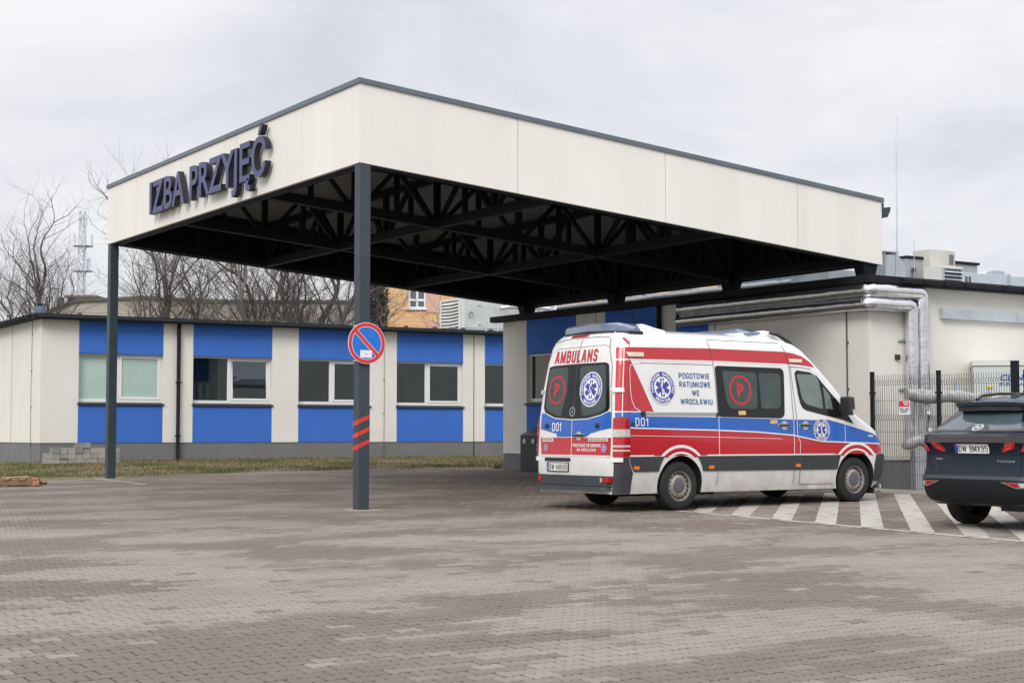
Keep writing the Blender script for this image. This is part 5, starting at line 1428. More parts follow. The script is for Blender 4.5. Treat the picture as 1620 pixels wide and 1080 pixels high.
# ------------------------------------------------------------------ pipes in aluminium jackets round the corner of the block
pp = thing('insulated_pipes', 'pair of shiny aluminium-jacketed pipes running round the corner under the eaves', 'pipes', (RB0.x, RB0.y, 0), A_RIGHT)
def wob(pts, n=10, a=.008):
    out_ = []
    for p, q in zip(pts, pts[1:]):
        p, q = Vector(p), Vector(q)
        for i in range(n):
            t_ = i / n; w = p.lerp(q, t_); h = noise.noise_vector(w * 3.1) * a
            out_.append(w + h)
    out_.append(Vector(pts[-1])); return out_
for r_, zc, xe in ((.132, 4.09, 1.22), (.122, 3.845, .93)):
    dr = .16 + (0 if zc > 4 else .01)
    zl_ = 2.0 if zc > 4 else 1.35
    e_ = .07
    P_ = wob([(-dr, 5.12 + (.04 if zc < 4 else 0), zc - .01), (-dr, -dr + e_, zc)], 18)
    MB().tube(P_, [r_ * (1 + .06 * noise.noise(p * 4)) for p in P_], 16).build('pipe_run', FOIL, pp, smooth=50)
    P_ = [(-dr, -dr + e_ + .02, zc), (-dr, -dr + e_, zc), (-dr + .02, -dr + .02, zc), (-dr + e_, -dr, zc), (-dr + e_ + .02, -dr, zc)]
    MB().tube(P_, [r_ * 1.01] * 5, 16, cap=False).build('pipe_elbow', FOIL, pp, smooth=50)
    P_ = wob([(-dr + e_, -dr, zc), (xe - e_, -dr, zc)], 8)
    MB().tube(P_, [r_ * (1 + .04 * noise.noise(p * 4)) for p in P_], 16).build('pipe_run', FOIL, pp, smooth=50)
    P_ = [(xe - e_ - .02, -dr, zc), (xe - e_, -dr, zc), (xe - .02, -dr, zc - .02), (xe, -dr, zc - e_), (xe, -dr, zc - e_ - .02)]
    MB().tube(P_, [r_ * 1.01] * 5, 16, cap=False).build('pipe_elbow', FOIL, pp, smooth=50)
    P_ = wob([(xe, -dr, zc - e_), (xe, -dr, zl_)], 14)
    MB().tube(P_, [r_ * (1 + .04 * noise.noise(p * 4)) for p in P_], 16).build('pipe_drop', FOIL, pp, smooth=50)
k = MB()
for sgn in (0, 1, 2):
    b = (-.14, 5.16, 4.0 - .06 * sgn)
    k.face([(-.2, 5.14, 4.08 - .1 * sgn), (-.02, 5.2, 4.1 - .1 * sgn), (-.05, 5.26, 3.84 - .06 * sgn), (-.24, 5.2, 3.86 - .05 * sgn)])
k.build('torn_jacket_end', FOIL, pp, fix=False)
for zz_ in (2.3, 3.2):
    MB().box(.74, 1.42, -.05, .0, zz_, zz_ + .04).build('pipe_bracket', GALV, pp)
cdw = thing('cable_duct', 'long pale galvanised cable trunking on the upper wall of the block', 'cable trunking', (RB0.x, RB0.y, 0), A_RIGHT)
MB().box(1.86, 3.96, -.11, -.013, 3.66, 3.85).build('cover', GALV, cdw); MB().box(3.972, 6.2, -.11, -.013, 3.66, 3.85).build('cover', GALV, cdw); MB().box(3.95, 3.985, -.114, -.0125, 3.654, 3.856).build('joint_strip', GREYPAINT, cdw)

# plant behind the fence
def behind(px, py, Y): return at(px, py, Y)
tk = thing('wrapped_pipe', 'horizontal pipe bundle in crinkled grey plastic film behind the fence', 'wrapped pipe', (7.0, 28.0, gz(28)))
P_ = wob([(.02, .05, 1.71), (.7, .15, 1.70), (1.55, .25, 1.66), (2.0, .3, 1.60)], 8, .03)
MB().tube(P_, [.12 * (1 + .3 * noise.noise(p * 5)) for p in P_], 12).build('film', WRAP, tk, smooth=60)
k = MB(); k.box(.36, .43, .12, .19, 0, 1.7); k.box(.95, 1.01, .2, .26, 0, 1.95); k.box(1.7, 1.76, .25, .31, 0, 1.6); k.build('stand', GALV, tk)
t2 = thing('wrapped_valve', 'drooping bundle of pale plastic film on a grey pedestal behind the fence', 'wrapped valve', (7.0, 27.9, gz(28)))
P_ = wob([(-.08, .0, .78), (.2, .02, .93), (.45, .05, .90), (.8, .1, .88)], 6, .03)
MB().tube(P_, [.03, .07, .10, .11] + [.11 * (1 + .2 * noise.noise(p * 6)) for p in P_[4:]], 12).build('film', WRAP, t2, smooth=60)
MB().box(.12, .50, -.05, .33, 0, .74).build('pedestal', GREYPAINT, t2, bevel=.01)
for px_, py_, lab in ((1469, 652, 'upper round pressure gauge on the pipes behind the fence'), (1471, 679, 'lower round pressure gauge above the grey pedestal behind the fence')):
    c_ = at(px_, py_, 27.75)
    gg = thing('pressure_gauge', lab, 'gauge', c_, 0, 'gauges behind the fence')
    MB().lathe([(.046, -.02), (.05, .0), (.05, .03), (0, .03)], (0, 0, 0), 'y', 20).build('case', BLACKP, gg); MB().lathe([(.042, -.015), (0, -.015)], (0, 0, 0), 'y', 20).build('dial', SWHITE, gg)
    k = MB().tube([(0, .015, -.05), (.01, .015, -.12), (.0, .05, -.2)], .01, 6); k.build('stem', BLACKP, gg)
c_ = at(1476, 666, 27.8)
cbx = tag(MB().box(c_.x - .09, c_.x + .09, c_.y, c_.y + .1, c_.z - .12, c_.z + .1).build('control_box', GREYPAINT, bevel=.01), 'small grey control box beside the gauges behind the fence', 'control box')
c_ = at(1566, 618, 27.2)
vv_ = thing('valve', 'small valve with a yellow cap above the wrapped pipes', 'valve', c_)
MB().lathe([(.03, -.12), (.035, 0), (.03, .03), (0, .03)], axis='z', n=12).build('stem', GALV, vv_); MB().lathe([(.05, .03), (.055, .07), (.03, .09), (0, .09)], axis='z', n=12).build('cap', mat('yellow_cap', (.62, .42, .06), .5), vv_)
u_, v_ = uv(A_RIGHT)
cn_ = thing('equipment_cabin', 'pale green-grey equipment cabin with blue lettering behind the fence', 'cabin', at(1543, 780, 28.9).xy.to_3d() + Vector((0, 0, gz(28.9))), R(-14))
MB().box(0, 3.2, 0, 1.8, .1, 2.26).build('casing', mat('pale_green_casing', (.50, .55, .54), .5, var=.04), cn_, bevel=.01)
MB().box(-.02, 3.22, -.03, 1.82, 2.262, 2.36).build('roof', LIGHTBOX, cn_)
k = MB(); v, f = glyphs('CLIN', .03); v = fit(v, .46, .86, 1.98, 2.10); k.mesh([(p[0] + .2 * (p[1] - 1.98), -.004, p[1]) for p in v], f); k.build('brand_lettering', LTXT, cn_, fix=False)
k = MB(); v, f = glyphs('EUROPA', .02); v = fit(v, .46, .88, 1.89, 1.945); k.mesh([(p[0], -.004, p[1]) for p in v], f); k.build('brand_lettering', LTXT, cn_, fix=False)
# short white stake and cable loop by the front wheel
c_ = at(1392, 771, 28.3); c_.z = gz(28.3)
tag(MB().tube([(c_.x, c_.y, c_.z), (c_.x, c_.y, c_.z + .13)], .018, 8).build('white_stake', SWHITE), 'short white stake on the paving by the fence', 'stake')
k = MB().tube([(c_.x - .1 + .32 * math.cos(t_) + .1 * t_, c_.y - .2 + .22 * math.sin(t_), c_.z + .012) for t_ in np.linspace(0, 7.5, 26)], .009, 5)
tag(k.build('cable', BLACKP), 'thin black cable lying in a loop at the end of a white stripe', 'cable')
# ------------------------------------------------------------------ recycling bin behind the ambulance
c_ = at(823, 741, 37.25); 
bn = thing('recycling_bin', 'dark grey sorting bin with round white stickers against the block wall', 'bin', (c_.x, c_.y, gz(c_.y)), -(math.pi / 2 - A_RIGHT))
BINM = mat('bin_dark_grey', (.030, .036, .044), .45, var=.1)
MB().box(0, 1.9, 0, .42, 0, .83).build('body', BINM, bn, bevel=.012)
k = MB(); k.prism([(-.015, .831), (.435, 1.02), (.435, .831)], -.012, 1.912, 'x'); lid = k.build('lid', mat('bin_lid', (.06, .065, .07), .5), bn)
k = MB()
for i in range(4): k.face([(.12 + i * .47, .10, .884), (.40 + i * .47, .10, .884), (.40 + i * .47, .3, .968), (.12 + i * .47, .3, .968)])
k.build('slot', BLACKP, lid, fix=False)
for i in range(5):
    MB().lathe([(.062, -.003), (0, -.003)], (.17 + i * .36, 0, .70), 'y', 24).build('sticker', mat('sticker_grey_white', (.62, .64, .64), .5, c2=(.45, .47, .48), vs=14), bn, fix=False)
cb_ = tag(MB().box(-.2, .2, -.12, .12, 0, .012).build('cardboard', mat('brown_cardboard', (.42, .22, .09), .8)), 'piece of brown cardboard lying on the sorting bin lid', 'cardboard')
cb_.location = bn.matrix_basis @ Vector((.86, .2, .955)); cb_.rotation_euler = (.38, .12, bn.rotation_euler.z + .2)
wd_ = MB()
for i in range(26):
    a = random.uniform(0, 6.28); r_ = random.uniform(0, .2); h = random.uniform(.05, .16)
    x, y = r_ * math.cos(a), r_ * math.sin(a); b = random.uniform(0, 3.1)
    wd_.face([(x - .02 * math.cos(b), y - .02 * math.sin(b), 0), (x + .02 * math.cos(b), y + .02 * math.sin(b), 0), (x + .05 * math.sin(a), y + .03, h)])
w_ = wd_.build('weed_tuft', MATS['green_grass'], fix=False); p_ = at(785, 738, 38.6); w_.location = (p_.x, p_.y, gz(p_.y)); tag(w_, 'small tuft of weeds at the corner of the block', 'weeds', kind='stuff')

# ------------------------------------------------------------------ stack of concrete blocks by the wing
st_ = thing('block_stack', 'uneven stack of grey concrete paving blocks against the wing wall', 'stack of blocks', (LB0.x, LB0.y, gz(LB0.y) - .01), A_LEFT)
BLM = [mat('concrete_block', (.27, .265, .245), .92, var=.14, vs=6, bump=.4, bs=40), mat('concrete_block_pale', (.33, .31, .285), .92, var=.14, vs=6, bump=.4, bs=40), mat('concrete_block_dark', (.22, .225, .21), .92, var=.14, vs=6, bump=.4, bs=40)]
bmesh_ = []
for m_ in BLM:
    o = MB().box(-.098, .098, -.075, .075, 0, .136).build('tmp', m_, bevel=.006); bmesh_.append(o.data); 
    bpy.data.objects.remove(o)
hts = [2, 3, 3, 3, 4, 4, 3, 3, 2, 3]
for row in range(2):
    for i, h in enumerate(hts):
        for z in range(h - (row == 1 and random.random() < .4)):
            o = bpy.data.objects.new('concrete_block', random.choice(bmesh_)); COL.objects.link(o); o.parent = st_
            o.location = (.04 + i * .202 + random.uniform(-.006, .006), -.72 + row * .16 + random.uniform(-.02, .02), .004 + z * .1385)
            o.rotation_euler = (0, 0, random.uniform(-.05, .05) + (R(90) if False else 0))
# ------------------------------------------------------------------ broken pallet and offcut at the left edge
WOOD = mat('weathered_wood', (.30, .17, .10), .85, c2=(.17, .09, .05), vs=5, stretch=(1, 8, 8), bump=.3); WOODP = mat('pale_wood', (.46, .36, .25), .85, var=.15)
c_ = at(10, 768, 30.2)
pl_ = thing('wooden_pallet', 'broken reddish-brown wooden pallet at the left edge of the paving', 'pallet', (c_.x, c_.y, gz(c_.y)), R(14))
for y_ in (-.35, .02, .38): MB().box(-.62, .60, y_ - .05, y_ + .05, .022, .11).build('bearer', WOOD, pl_, bevel=.004)
for i in range(5): 
    x_ = -.55 + i * .26; MB().box(x_, x_ + .1 + .03 * (i % 2), -.42, .45, .111, .133).build('plank', WOOD, pl_, bevel=.003)
for i in range(3):
    x_ = -.55 + i * .5; MB().box(x_, x_ + .1, -.42, .45, 0, .021).build('plank', WOOD, pl_)
pk = MB().box(-.1, .42, -.12, -.04, .15, .17).build('plank', WOODP, pl_); pk.rotation_euler = (0, -.04, .1); MB().box(.50, .62, -.42, -.33, .023, .125).build('block', mat('orange_wood', (.42, .2, .1), .8), pl_)
MB().box(-.5, -.1, -.36, -.2, .135, .16).build('plank', WOODP, pl_)
c_ = at(60, 763, 30.9)
of = tag(MB().box(-.2, .2, -.05, .05, 0, .06).build('timber_offcut', WOOD, bevel=.004), 'short timber offcut lying beside the broken pallet', 'timber'); of.location = (c_.x, c_.y, gz(c_.y) + .03); of.rotation_euler = (.1, .25, -.5)

# ------------------------------------------------------------------ roof plant
def boxthing(name, label, cat, loc, rz, size, m_, group=None, bev=.012):
    t_ = thing(name, label, cat, loc, rz, group)
    MB().box(0, size[0], 0, size[1], 0, size[2]).build('casing', m_, t_, bevel=bev)
    return t_
def louvre(parent, x0, x1, z0, z1, y, n, frame=.05):
    MB().box(x0, x1, y - .012, y - .002, z0, z1).build('louvre_opening', BLACKP, parent)
    k = MB(); k.box(x0 - frame, x0, y - .05, y - .001, z0 - frame, z1 + frame); k.box(x1, x1 + frame, y - .05, y - .001, z0 - frame, z1 + frame); k.box(x0, x1, y - .05, y - .001, z0 - frame, z0); k.box(x0, x1, y - .05, y - .001, z1, z1 + frame)
    k.build('louvre_frame', GALV, parent)
    h = (z1 - z0) / n
    for i in range(n):
        z = z0 + i * h
        k = MB(); k.prism([(y - .075, z + h * .02), (y - .06, z), (y - .014, z + h * .62), (y - .02, z + h * .70)], x0 + .002, x1 - .002, 'x'); k.build('louvre_blade', GALV, parent)
uL, vL = uv(A_LEFT)
# air handler on the wing, its louvred end towards the left
c_ = at(731, 519, 51.5)
ah = thing('air_handler', 'large silver air handling unit with curved louvres on the wing roof', 'air handler', c_, A_LEFT)
MB().box(0, 3.6, 0, 1.35, 0, .98).build('casing', mat('silver_casing', (.56, .58, .57), .4, metal=.35, var=.1, vs=3), ah, bevel=.02)
k = MB(); k.box(-.02, 3.6, -.02, 1.37, -.12, -.001); k.build('skid', GALV, ah)
lw = empty('louvre', (-.02, 1.33, .06), -R(90), ah)
MB().box(0, 1.3, .0, .018, 0, .88).build('louvre_opening', BLACKP, lw)
for i in range(8):
    k = MB(); z = .02 + i * .108
    for j in range(6):
        a, b = 1.3 * j / 6, 1.3 * (j + 1) / 6; s0, s1 = -.05 * math.sin(math.pi * j / 6), -.05 * math.sin(math.pi * (j + 1) / 6)
        k.face([(a, -.07 + s0 * .4, z + s0 * .6), (b, -.07 + s1 * .4, z + s1 * .6), (b, -.004, z + .075), (a, -.004, z + .075)])
    k.build('louvre_blade', LIGHTBOX, lw, fix=False)
k = MB(); k.box(-.09, -.021, .0, .10, -.02, 1.0); k.box(-.09, -.021, 1.3, 1.37, -.02, 1.0); k.box(-.09, -.021, .1, 1.3, .93, 1.0); k.box(-.02, .10, -.025, -.002, 0, .98); k.build('louvre_frame', LIGHTBOX, ah)
k = MB().lathe([(.10, -.03), (.10, -.002), (0, -.002)], (.32, 0, .45), 'y', 16); k.box(.6, .7, -.03, -.002, .75, .8); k.box(.62, .72, -.03, -.002, .12, .17); k.box(1.7, 1.8, -.03, -.002, .12, .17); k.build('fitting', GREYPAINT, ah)
k = MB().tube([(1.3, -.25, .68), (1.6, -.3, .74), (2.6, -.3, .76), (3.2, -.3, .74)], .07, 10).tube([(1.9, -.05, .28), (1.9, -.3, .28), (3.4, -.3, .36)], .06, 10).tube([(2.9, -.25, .0), (2.9, -.25, .76)], .09, 10)
k.build('pipework', FOIL, ah, smooth=50)
for i, (px_, y0_) in enumerate(((769, 520), (787, 522))):
    c2 = at(px_, y0_, 47.8); tag(MB().tube([(c2.x, c2.y, 4.6), (c2.x, c2.y, 5.75)], .022, 6).build('roof_pole', GALV), ('first' if i == 0 else 'second') + ' thin grey pole in front of the silver air handler, counted from the louvres', 'pole', 'thin poles on the wing roof')
c_ = at(705, 521, 49.5); boxthing('roof_duct', 'low flat grey duct in front of the louvred air handler', 'duct', c_ + Vector((-.05, 0, -.12)), A_LEFT, (1.5, .6, .14), GREYPAINT)
c_ = at(64.5, 494, 44.5)
vt = thing('roof_ventilator', 'small blue-grey roof ventilator with a flat cap on the wing', 'ventilator', (c_.x, c_.y, 4.70))
MB().lathe([(.10, 0), (.10, .2), (0, .2)], axis='z', n=16).build('collar', SWHITE, vt); MB().lathe([(.13, .2), (.15, .26), (.15, .38), (.1, .42), (0, .42)], axis='z', n=16).build('drum', mat('blue_grey_metal', (.12, .16, .24), .5), vt, smooth=40); MB().lathe([(.0, .47), (.18, .45), (.18, .46), (0, .49)], axis='z', n=16).build('cap', DARK, vt)
# plant on the block, along the edge right of the canopy
AR = A_RIGHT; uR, vR = uv(AR)
def rp(u, v, z): return Vector((RB0.x, RB0.y, 0)) + uR * u + vR * v + Vector((0, 0, z))
zr = BT + .12
t_ = thing('exhaust_cowl', 'light bluish sheet-metal exhaust cowl with sloping hood next to the canopy corner', 'exhaust cowl', rp(1.21, .75, zr), AR)
k = MB(); k.prism([(0, .08), (.36, .08), (.36, .60), (0, .56)], 0, .6, 'y'); k.build('hood', GALV, t_, bevel=.008)
k = MB(); k.prism([(.365, .08), (.62, .12), (.60, .42), (.365, .60)], .02, .58, 'y'); k.build('side_panel', GALV, t_)
k = MB(); k.box(.0, .66, .03, .55, .0, .06); k.box(.03, .36, -.006, -.002, .085, .12); k.build('base_frame', DARK, t_)
k = MB(); k.box(-.012, .03, -.02, -.004, .0, .62); k.box(.335, .375, -.02, -.004, 0, .66); k.box(-.02, .375, -.03, .62, .605, .63); k.build('edge_strip', GREYPAINT, t_)
t_ = boxthing('plant_enclosure', 'grey plant enclosure with dark cap strip and round fitting on the block roof', 'plant enclosure', rp(2.22, 1.1, zr), AR, (.72, 1.2, .59), GREYPAINT)
MB().box(-.02, .74, -.03, 1.22, .591, .635).build('cap_strip', DARK, t_); k = MB().lathe([(.045, -.05), (.055, -.01), (0, -.01)], (.16, 0, .36), 'y', 16); k.tube([(.12, -.03, .33), (.12, -.03, .02)], .012, 6); k.build('fitting', CABLE, t_)
MB().box(.46, .60, -.10, -.002, .30, .44).build('lamp', LIGHTBOX, t_, bevel=.02); MB().box(.61, .71, -.03, -.002, .0, .58).build('dark_panel', SEAM, t_)
t_ = thing('vent_stack', 'tall square beige vent stack on the block roof with a small grille', 'vent stack', rp(2.67, .9, zr), AR)
MB().box(0, .72, 0, .45, 0, .78).build('casing', mat('beige_casing', (.55, .54, .50), .6, var=.05), t_, bevel=.008)
k = MB()
for i in range(6):
    for j in range(4): k.box(.54 + j * .035, .565 + j * .035, -.006, -.001, .50 + i * .035, .525 + i * .035)
k.build('grille', CABLE, t_)
t_ = thing('louvred_box', 'low pale box with three louvres standing against the beige vent stack', 'louvred box', rp(2.42, .45, zr), AR)
MB().box(0, .66, 0, .4, 0, .40).build('casing', LIGHTBOX, t_, bevel=.006); louvre(t_, .08, .58, .05, .34, 0, 4, .02)
t_ = thing('roof_duct', 'long pale blue rectangular duct along the edge of the block roof', 'duct', rp(3.42, .8, zr), AR)
for a, b in ((0, 1.42), (1.47, 3.2), (3.25, 5)): MB().box(a, b, 0, .55, .03, .36).build('duct_length', mat('pale_blue_sheet', (.50, .58, .64), .4, metal=.3, var=.06), t_, bevel=.006)
for a in (-.03, 1.425, 3.205): MB().box(a, a + .04, -.03, .58, .0, .39).build('flange', GREYPAINT, t_)
k = MB(); k.box(.14, .20, -.008, -.001, .07, .28); k.box(.24, .30, -.008, -.001, .07, .28); k.build('slot', SEAM, t_)
t_ = boxthing('roof_housing', 'grey flat-topped housing with dark rim behind the pale blue duct', 'housing', rp(4.65, 2.2, zr), AR, (.95, 1.0, .74), GREYPAINT)
MB().box(-.03, .98, -.04, 1.03, .741, .79).build('cap_strip', DARK, t_)
t_ = thing('skylight', 'low domed grey skylight behind the far end of the pale blue duct', 'skylight', rp(5.75, 2.2, zr), AR)
MB().box(0, .8, 0, .9, 0, .50).build('kerb', GREYPAINT, t_); k = MB(); k.prism([(-.02, .501), (.15, .62), (.35, .66), (.65, .66), (.82, .501)], -.02, .92, 'y'); k.build('dome', GALV, t_)
pr_ = rp(1.29, .5, zr)
tag(MB().tube([tuple(pr_), (pr_.x + .03, pr_.y, 4.9 + 2.3), (pr_.x + .05, pr_.y, 7.55)], [.014, .011, .005], 6).build('lightning_rod', GALV), 'tall thin lightning rod standing beside the exhaust cowl', 'lightning rod')
pr_ = rp(2.3, .98, zr); tag(MB().tube([tuple(pr_), (pr_.x, pr_.y, zr + .95)], [.008, .004], 5).build('lightning_rod', GALV), 'short thin lightning rod above the grey plant enclosure', 'lightning rod')
# plant seen between the canopy and the block's eaves
for i, (u0, v0_, sx_, sy_, sz_, m_, lb_) in enumerate(((1.2, 2.2, .9, 1.5, .42, GALV, 'low bluish metal duct under the canopy edge near the block corner'), (2.2, 4.6, .8, 1.6, .5, mat('slate_panel', (.13, .17, .24), .5), 'dark slate-blue plant panel on the block roof under the canopy'), (1.4, 6.6, 1.2, .8, .40, LIGHTBOX, 'pale box unit on the block roof between two canopy brackets'), (1.6, 9.0, 1.0, 1.2, .5, GALV, 'silver duct box on the block roof at the left brackets'))):
    boxthing('roof_unit', lb_, 'roof unit', rp(u0, v0_, zr), AR, (sx_, sy_, sz_), m_)
t_ = thing('roof_pipework', 'bundle of shiny pipes on the block roof behind the canopy brackets', 'pipework', rp(0, 0, zr), AR)
for a in (.22, .40): MB().tube(wob([(1.0, 3.0, a), (1.0, 6.0, a), (1.0, 11.2, a)], 8, .01), .06, 8).build('pipe', FOIL, t_, smooth=50)
for v__ in (3.4, 5.2, 7.8, 9.7): MB().box(.97, 1.03, v__, v__ + .05, 0, .5).build('support', GALV, t_)

# ------------------------------------------------------------------ buildings and mast beyond
ob = thing('apartment_house', 'orange rendered apartment house with a pink bay and white windows far behind', 'building', (at(596, 500, 88).x, 88, .75), R(3))
ORG = mat('orange_render', (.66, .42, .22), .9, var=.05, vs=.4); PNK = mat('pink_render', (.60, .37, .30), .9, var=.04, vs=.4)
px2u = lambda px: (px - 596) / 2490 * 88
k = MB(); k.box(0, 24, 0, 9, -1, 12.5); k.build('wall', ORG, ob)
MB().box(px2u(674), px2u(697), -.04, -.001, 7.5, 12.4).build('pink_bay', PNK, ob); MB().box(px2u(676), px2u(697), -.04, -.001, 3.5, 7.0).build('pink_bay', PNK, ob)
MB().box(-.3, 24.3, -.3, 9.3, 12.51, 13.0).build('roof', mat('brown_roof', (.14, .09, .07), .85), ob)
def farwin(parent, x0, x1, z0, z1):
    f = MB(); w = .09
    f.box(x0, x1, -.06, -.002, z0, z0 + w); f.box(x0, x1, -.06, -.002, z1 - w, z1); f.box(x0, x0 + w, -.06, -.002, z0 + w, z1 - w); f.box(x1 - w, x1, -.06, -.002, z0 + w, z1 - w)
    f.box((x0 + x1) / 2 - .06, (x0 + x1) / 2 + .06, -.06, -.002, z0 + w, z1 - w); f.box(x0 + w, x1 - w, -.055, -.003, (z0 + z1) / 2 - .25, (z0 + z1) / 2 - .12); f.box(x0 - .1, x1 + .1, -.12, -.002, z0 - .09, z0 - .001)
    o = f.build('window', WHITE_PVC, parent); MB().box(x0 + w, x1 - w, -.03, -.004, z0 + w, z1 - w).build('pane', mat('far_window_glass', (.10, .12, .16), .1), o)
for i in range(6):
    for z0 in (5.45, 7.75, 10.1):
        if i == 0 or z0 > 6: farwin(ob, px2u(646.5) + i * 3.9 * (1 if i else 0), px2u(673.5) + i * 3.9 * (1 if i else 0), z0 - (.9 if z0 < 6 else 0), z0 + 1.3 - (.9 if z0 < 6 else 0))
bb = thing('rear_hall', 'low grey-beige hall with flat roof behind the bare trees', 'building', (at(72, 500, 84).x, 84, .75), 0)
BGE = mat('grey_beige_render', (.36, .335, .285), .9, var=.08, vs=.3)
k = MB(); k.prism([(0, 0), (17.3, 0), (17.3, 7.72), (9, 7.75), (5.2, 7.95), (1.55, 7.75), (0, 7.15)], 0, 9, 'y'); k.build('wall', BGE, bb)
k = MB()
for (a, za), (b, zb2) in (((0, 7.15), (1.55, 7.75)), ((1.55, 7.75), (5.2, 7.95)), ((5.2, 7.95), (9, 7.75)), ((9, 7.75), (17.3, 7.72))): k.hexa([(a, -.15, za), (b, -.15, zb2), (b, 9.1, zb2), (a, 9.1, za), (a, -.15, za + .14), (b, -.15, zb2 + .14), (b, 9.1, zb2 + .14), (a, 9.1, za + .14)])
k.build('roof_edge', SEAM, bb)
rh = thing('roof_house', 'small pale roof house with a brown flat lid on the grey-beige hall', 'roof house', at(107, 484, 86), 0); MB().box(0, 1.5, 0, 2, -.6, .45).build('wall', LIGHTBOX, rh); MB().box(0, .42, -.02, -.001, -.35, .4).build('dark_opening', SEAM, rh); MB().box(-.15, 1.65, -.2, 2.2, .451, .58).build('lid', mat('brown_lid', (.16, .12, .10), .8), rh)
ch = thing('chimney', 'tall pale square chimney at the left end of the hall', 'chimney', at(76.5, 490, 86), 0); MB().box(0, .45, 0, .45, -.8, 1.17).build('shaft', mat('pale_chimney', (.50, .51, .53), .8), ch); MB().box(-.03, .48, -.03, .48, 1.171, 1.23).build('cap', GREYPAINT, ch)
ch = thing('chimney', 'short dark chimney between the tall pale one and the roof house', 'chimney', at(93, 487, 86), 0); MB().box(0, .2, 0, .3, -.8, .5).build('shaft', SEAM, ch); MB().box(-.04, .24, -.04, .34, .501, .56).build('cap', SEAM, ch)
MA = mat('mast_grey_steel', (.52, .55, .60), .6)
ms = thing('radio_mast', 'distant grey lattice radio mast with antenna platforms behind the trees', 'mast', (at(130, 480, 150).x, 150, .75))
k = MB(); hw_ = .62; H = 22
for sx_, sy_ in ((-1, -1), (1, -1), (0, 1)): k.tube([(sx_ * hw_, sy_ * hw_, 0), (sx_ * hw_ * .45, sy_ * hw_ * .45, H)], .07, 5)
cor = lambda z: [(sx_ * hw_ * (1 - .55 * z / H), sy_ * hw_ * (1 - .55 * z / H), z) for sx_, sy_ in ((-1, -1), (1, -1), (0, 1))]
for i in range(28):
    a, b = cor(i * H / 28), cor((i + 1) * H / 28)
    for j in range(3): k.bar(a[j], b[(j + 1) % 3], .05, .05); k.bar(a[j], a[(j + 1) % 3], .04, .04)
k.build('lattice', MA, ms)
k = MB()
for z in (16.2, 18.6): k.lathe([(.5, z), (1.0, z), (1.0, z + .08), (.5, z + .08)], axis='z', n=12)
k.build('platform', MA, ms)
for z, n in ((16.9, 4), (19.2, 4), (21, 2)):
    for i in range(n):
        a = 2 * math.pi * i / n + z; x, y = .8 * math.cos(a), .8 * math.sin(a); MB().box(x - .09, x + .09, y - .06, y + .06, z - .5, z + .6).build('aerial', MA, ms)

# ------------------------------------------------------------------ bare trees behind the wing
BARK = mat('grey_brown_bark', (.092, .079, .070), .95, c2=(.062, .053, .047), vs=2, bump=.5, bs=14); TWIG = mat('bare_twigs', (.125, .105, .097), .95, var=.2, vs=1)
def tree(x, y, h, lean=0.0, r0=.16, seed=0, stems=1, label='', spread=.5, density=1.0, z0=.75):
    rnd = random.Random(seed)
    TR, TW = MB(), MB()
    def grow(p, d, L, r, depth):
        n = max(4, int(L / (.35 if depth < 2 else .22)))
        pts = [p.copy()]; q = p.copy(); dd = d.copy()
        dirs = []
        for i in range(n):
            dd = (dd + Vector((rnd.gauss(0, .12 + .05 * depth), rnd.gauss(0, .12 + .05 * depth), rnd.gauss(.05, .07)))).normalized()
            q = q + dd * (L / n); pts.append(q.copy()); dirs.append(dd.copy())
        end = r * (.42 if depth < 3 else .30)
        rad = [r + (end - r) * i / n for i in range(n + 1)]
        (TR if depth < 2 else TW).tube(pts, rad, 7 if depth == 0 else 5 if depth == 1 else 4 if depth == 2 else 3, cap=False)
        if depth >= 4 or r < .006: return
        if depth < 4:
            for j in (0, 1):
                ax = dirs[-1].orthogonal().normalized(); ax.rotate(Matrix.Rotation(rnd.uniform(0, 6.283), 3, dirs[-1]))
                grow(pts[-1], (dirs[-1] + ax * rnd.uniform(.25, .55)).normalized(), L * rnd.uniform(.38, .55), max(end * .85, .0048), max(depth + 1, 2))
        nb = {0: 6, 1: 5, 2: 6, 3: 5}[depth] * density
        nb = max(2, int(nb * (.7 + L * .12)))
        for j in range(nb):
            t_ = rnd.uniform(.34 if depth == 0 else .15, .98); i = min(n - 1, int(t_ * n))
            base_ = pts[i].lerp(pts[i + 1], t_ * n - i)
            ax = dirs[i].orthogonal().normalized(); ax.rotate(Matrix.Rotation(rnd.uniform(0, 6.283), 3, dirs[i]))
            ang = rnd.uniform(.5, 1.15) * (1 if depth else .8)
            nd = (dirs[i] * math.cos(ang) + ax * math.sin(ang)); nd.z += .12; nd.normalize()
            rr_ = rad[i] * rnd.uniform(.30, .52)
            grow(base_, nd, L * rnd.uniform(.42, .68) * (1.0 - .35 * t_ if depth == 0 else 1), max(rr_, .0048), depth + 1)
    for s_ in range(stems):
        a = rnd.uniform(0, 6.28)
        d_ = Vector((lean + (spread * math.cos(a) if stems > 1 else 0) * .6, (spread * math.sin(a) if stems > 1 else 0) * .6, 1)).normalized()
        grow(Vector((x + .12 * s_ * math.cos(a), y + .12 * s_ * math.sin(a), z0 - .1)), d_, h * rnd.uniform(.62, .72), r0 * (1 if s_ == 0 else .8), 0)
    t_ = thing('bare_tree', label, 'tree', (0, 0, 0), 0, 'bare trees behind the wing')
    TR.build('trunk', BARK, t_, smooth=60, fix=False); TW.build('crown', TWIG, t_, fix=False)
X = lambda px, Y: (px - 810) / 2490 * Y
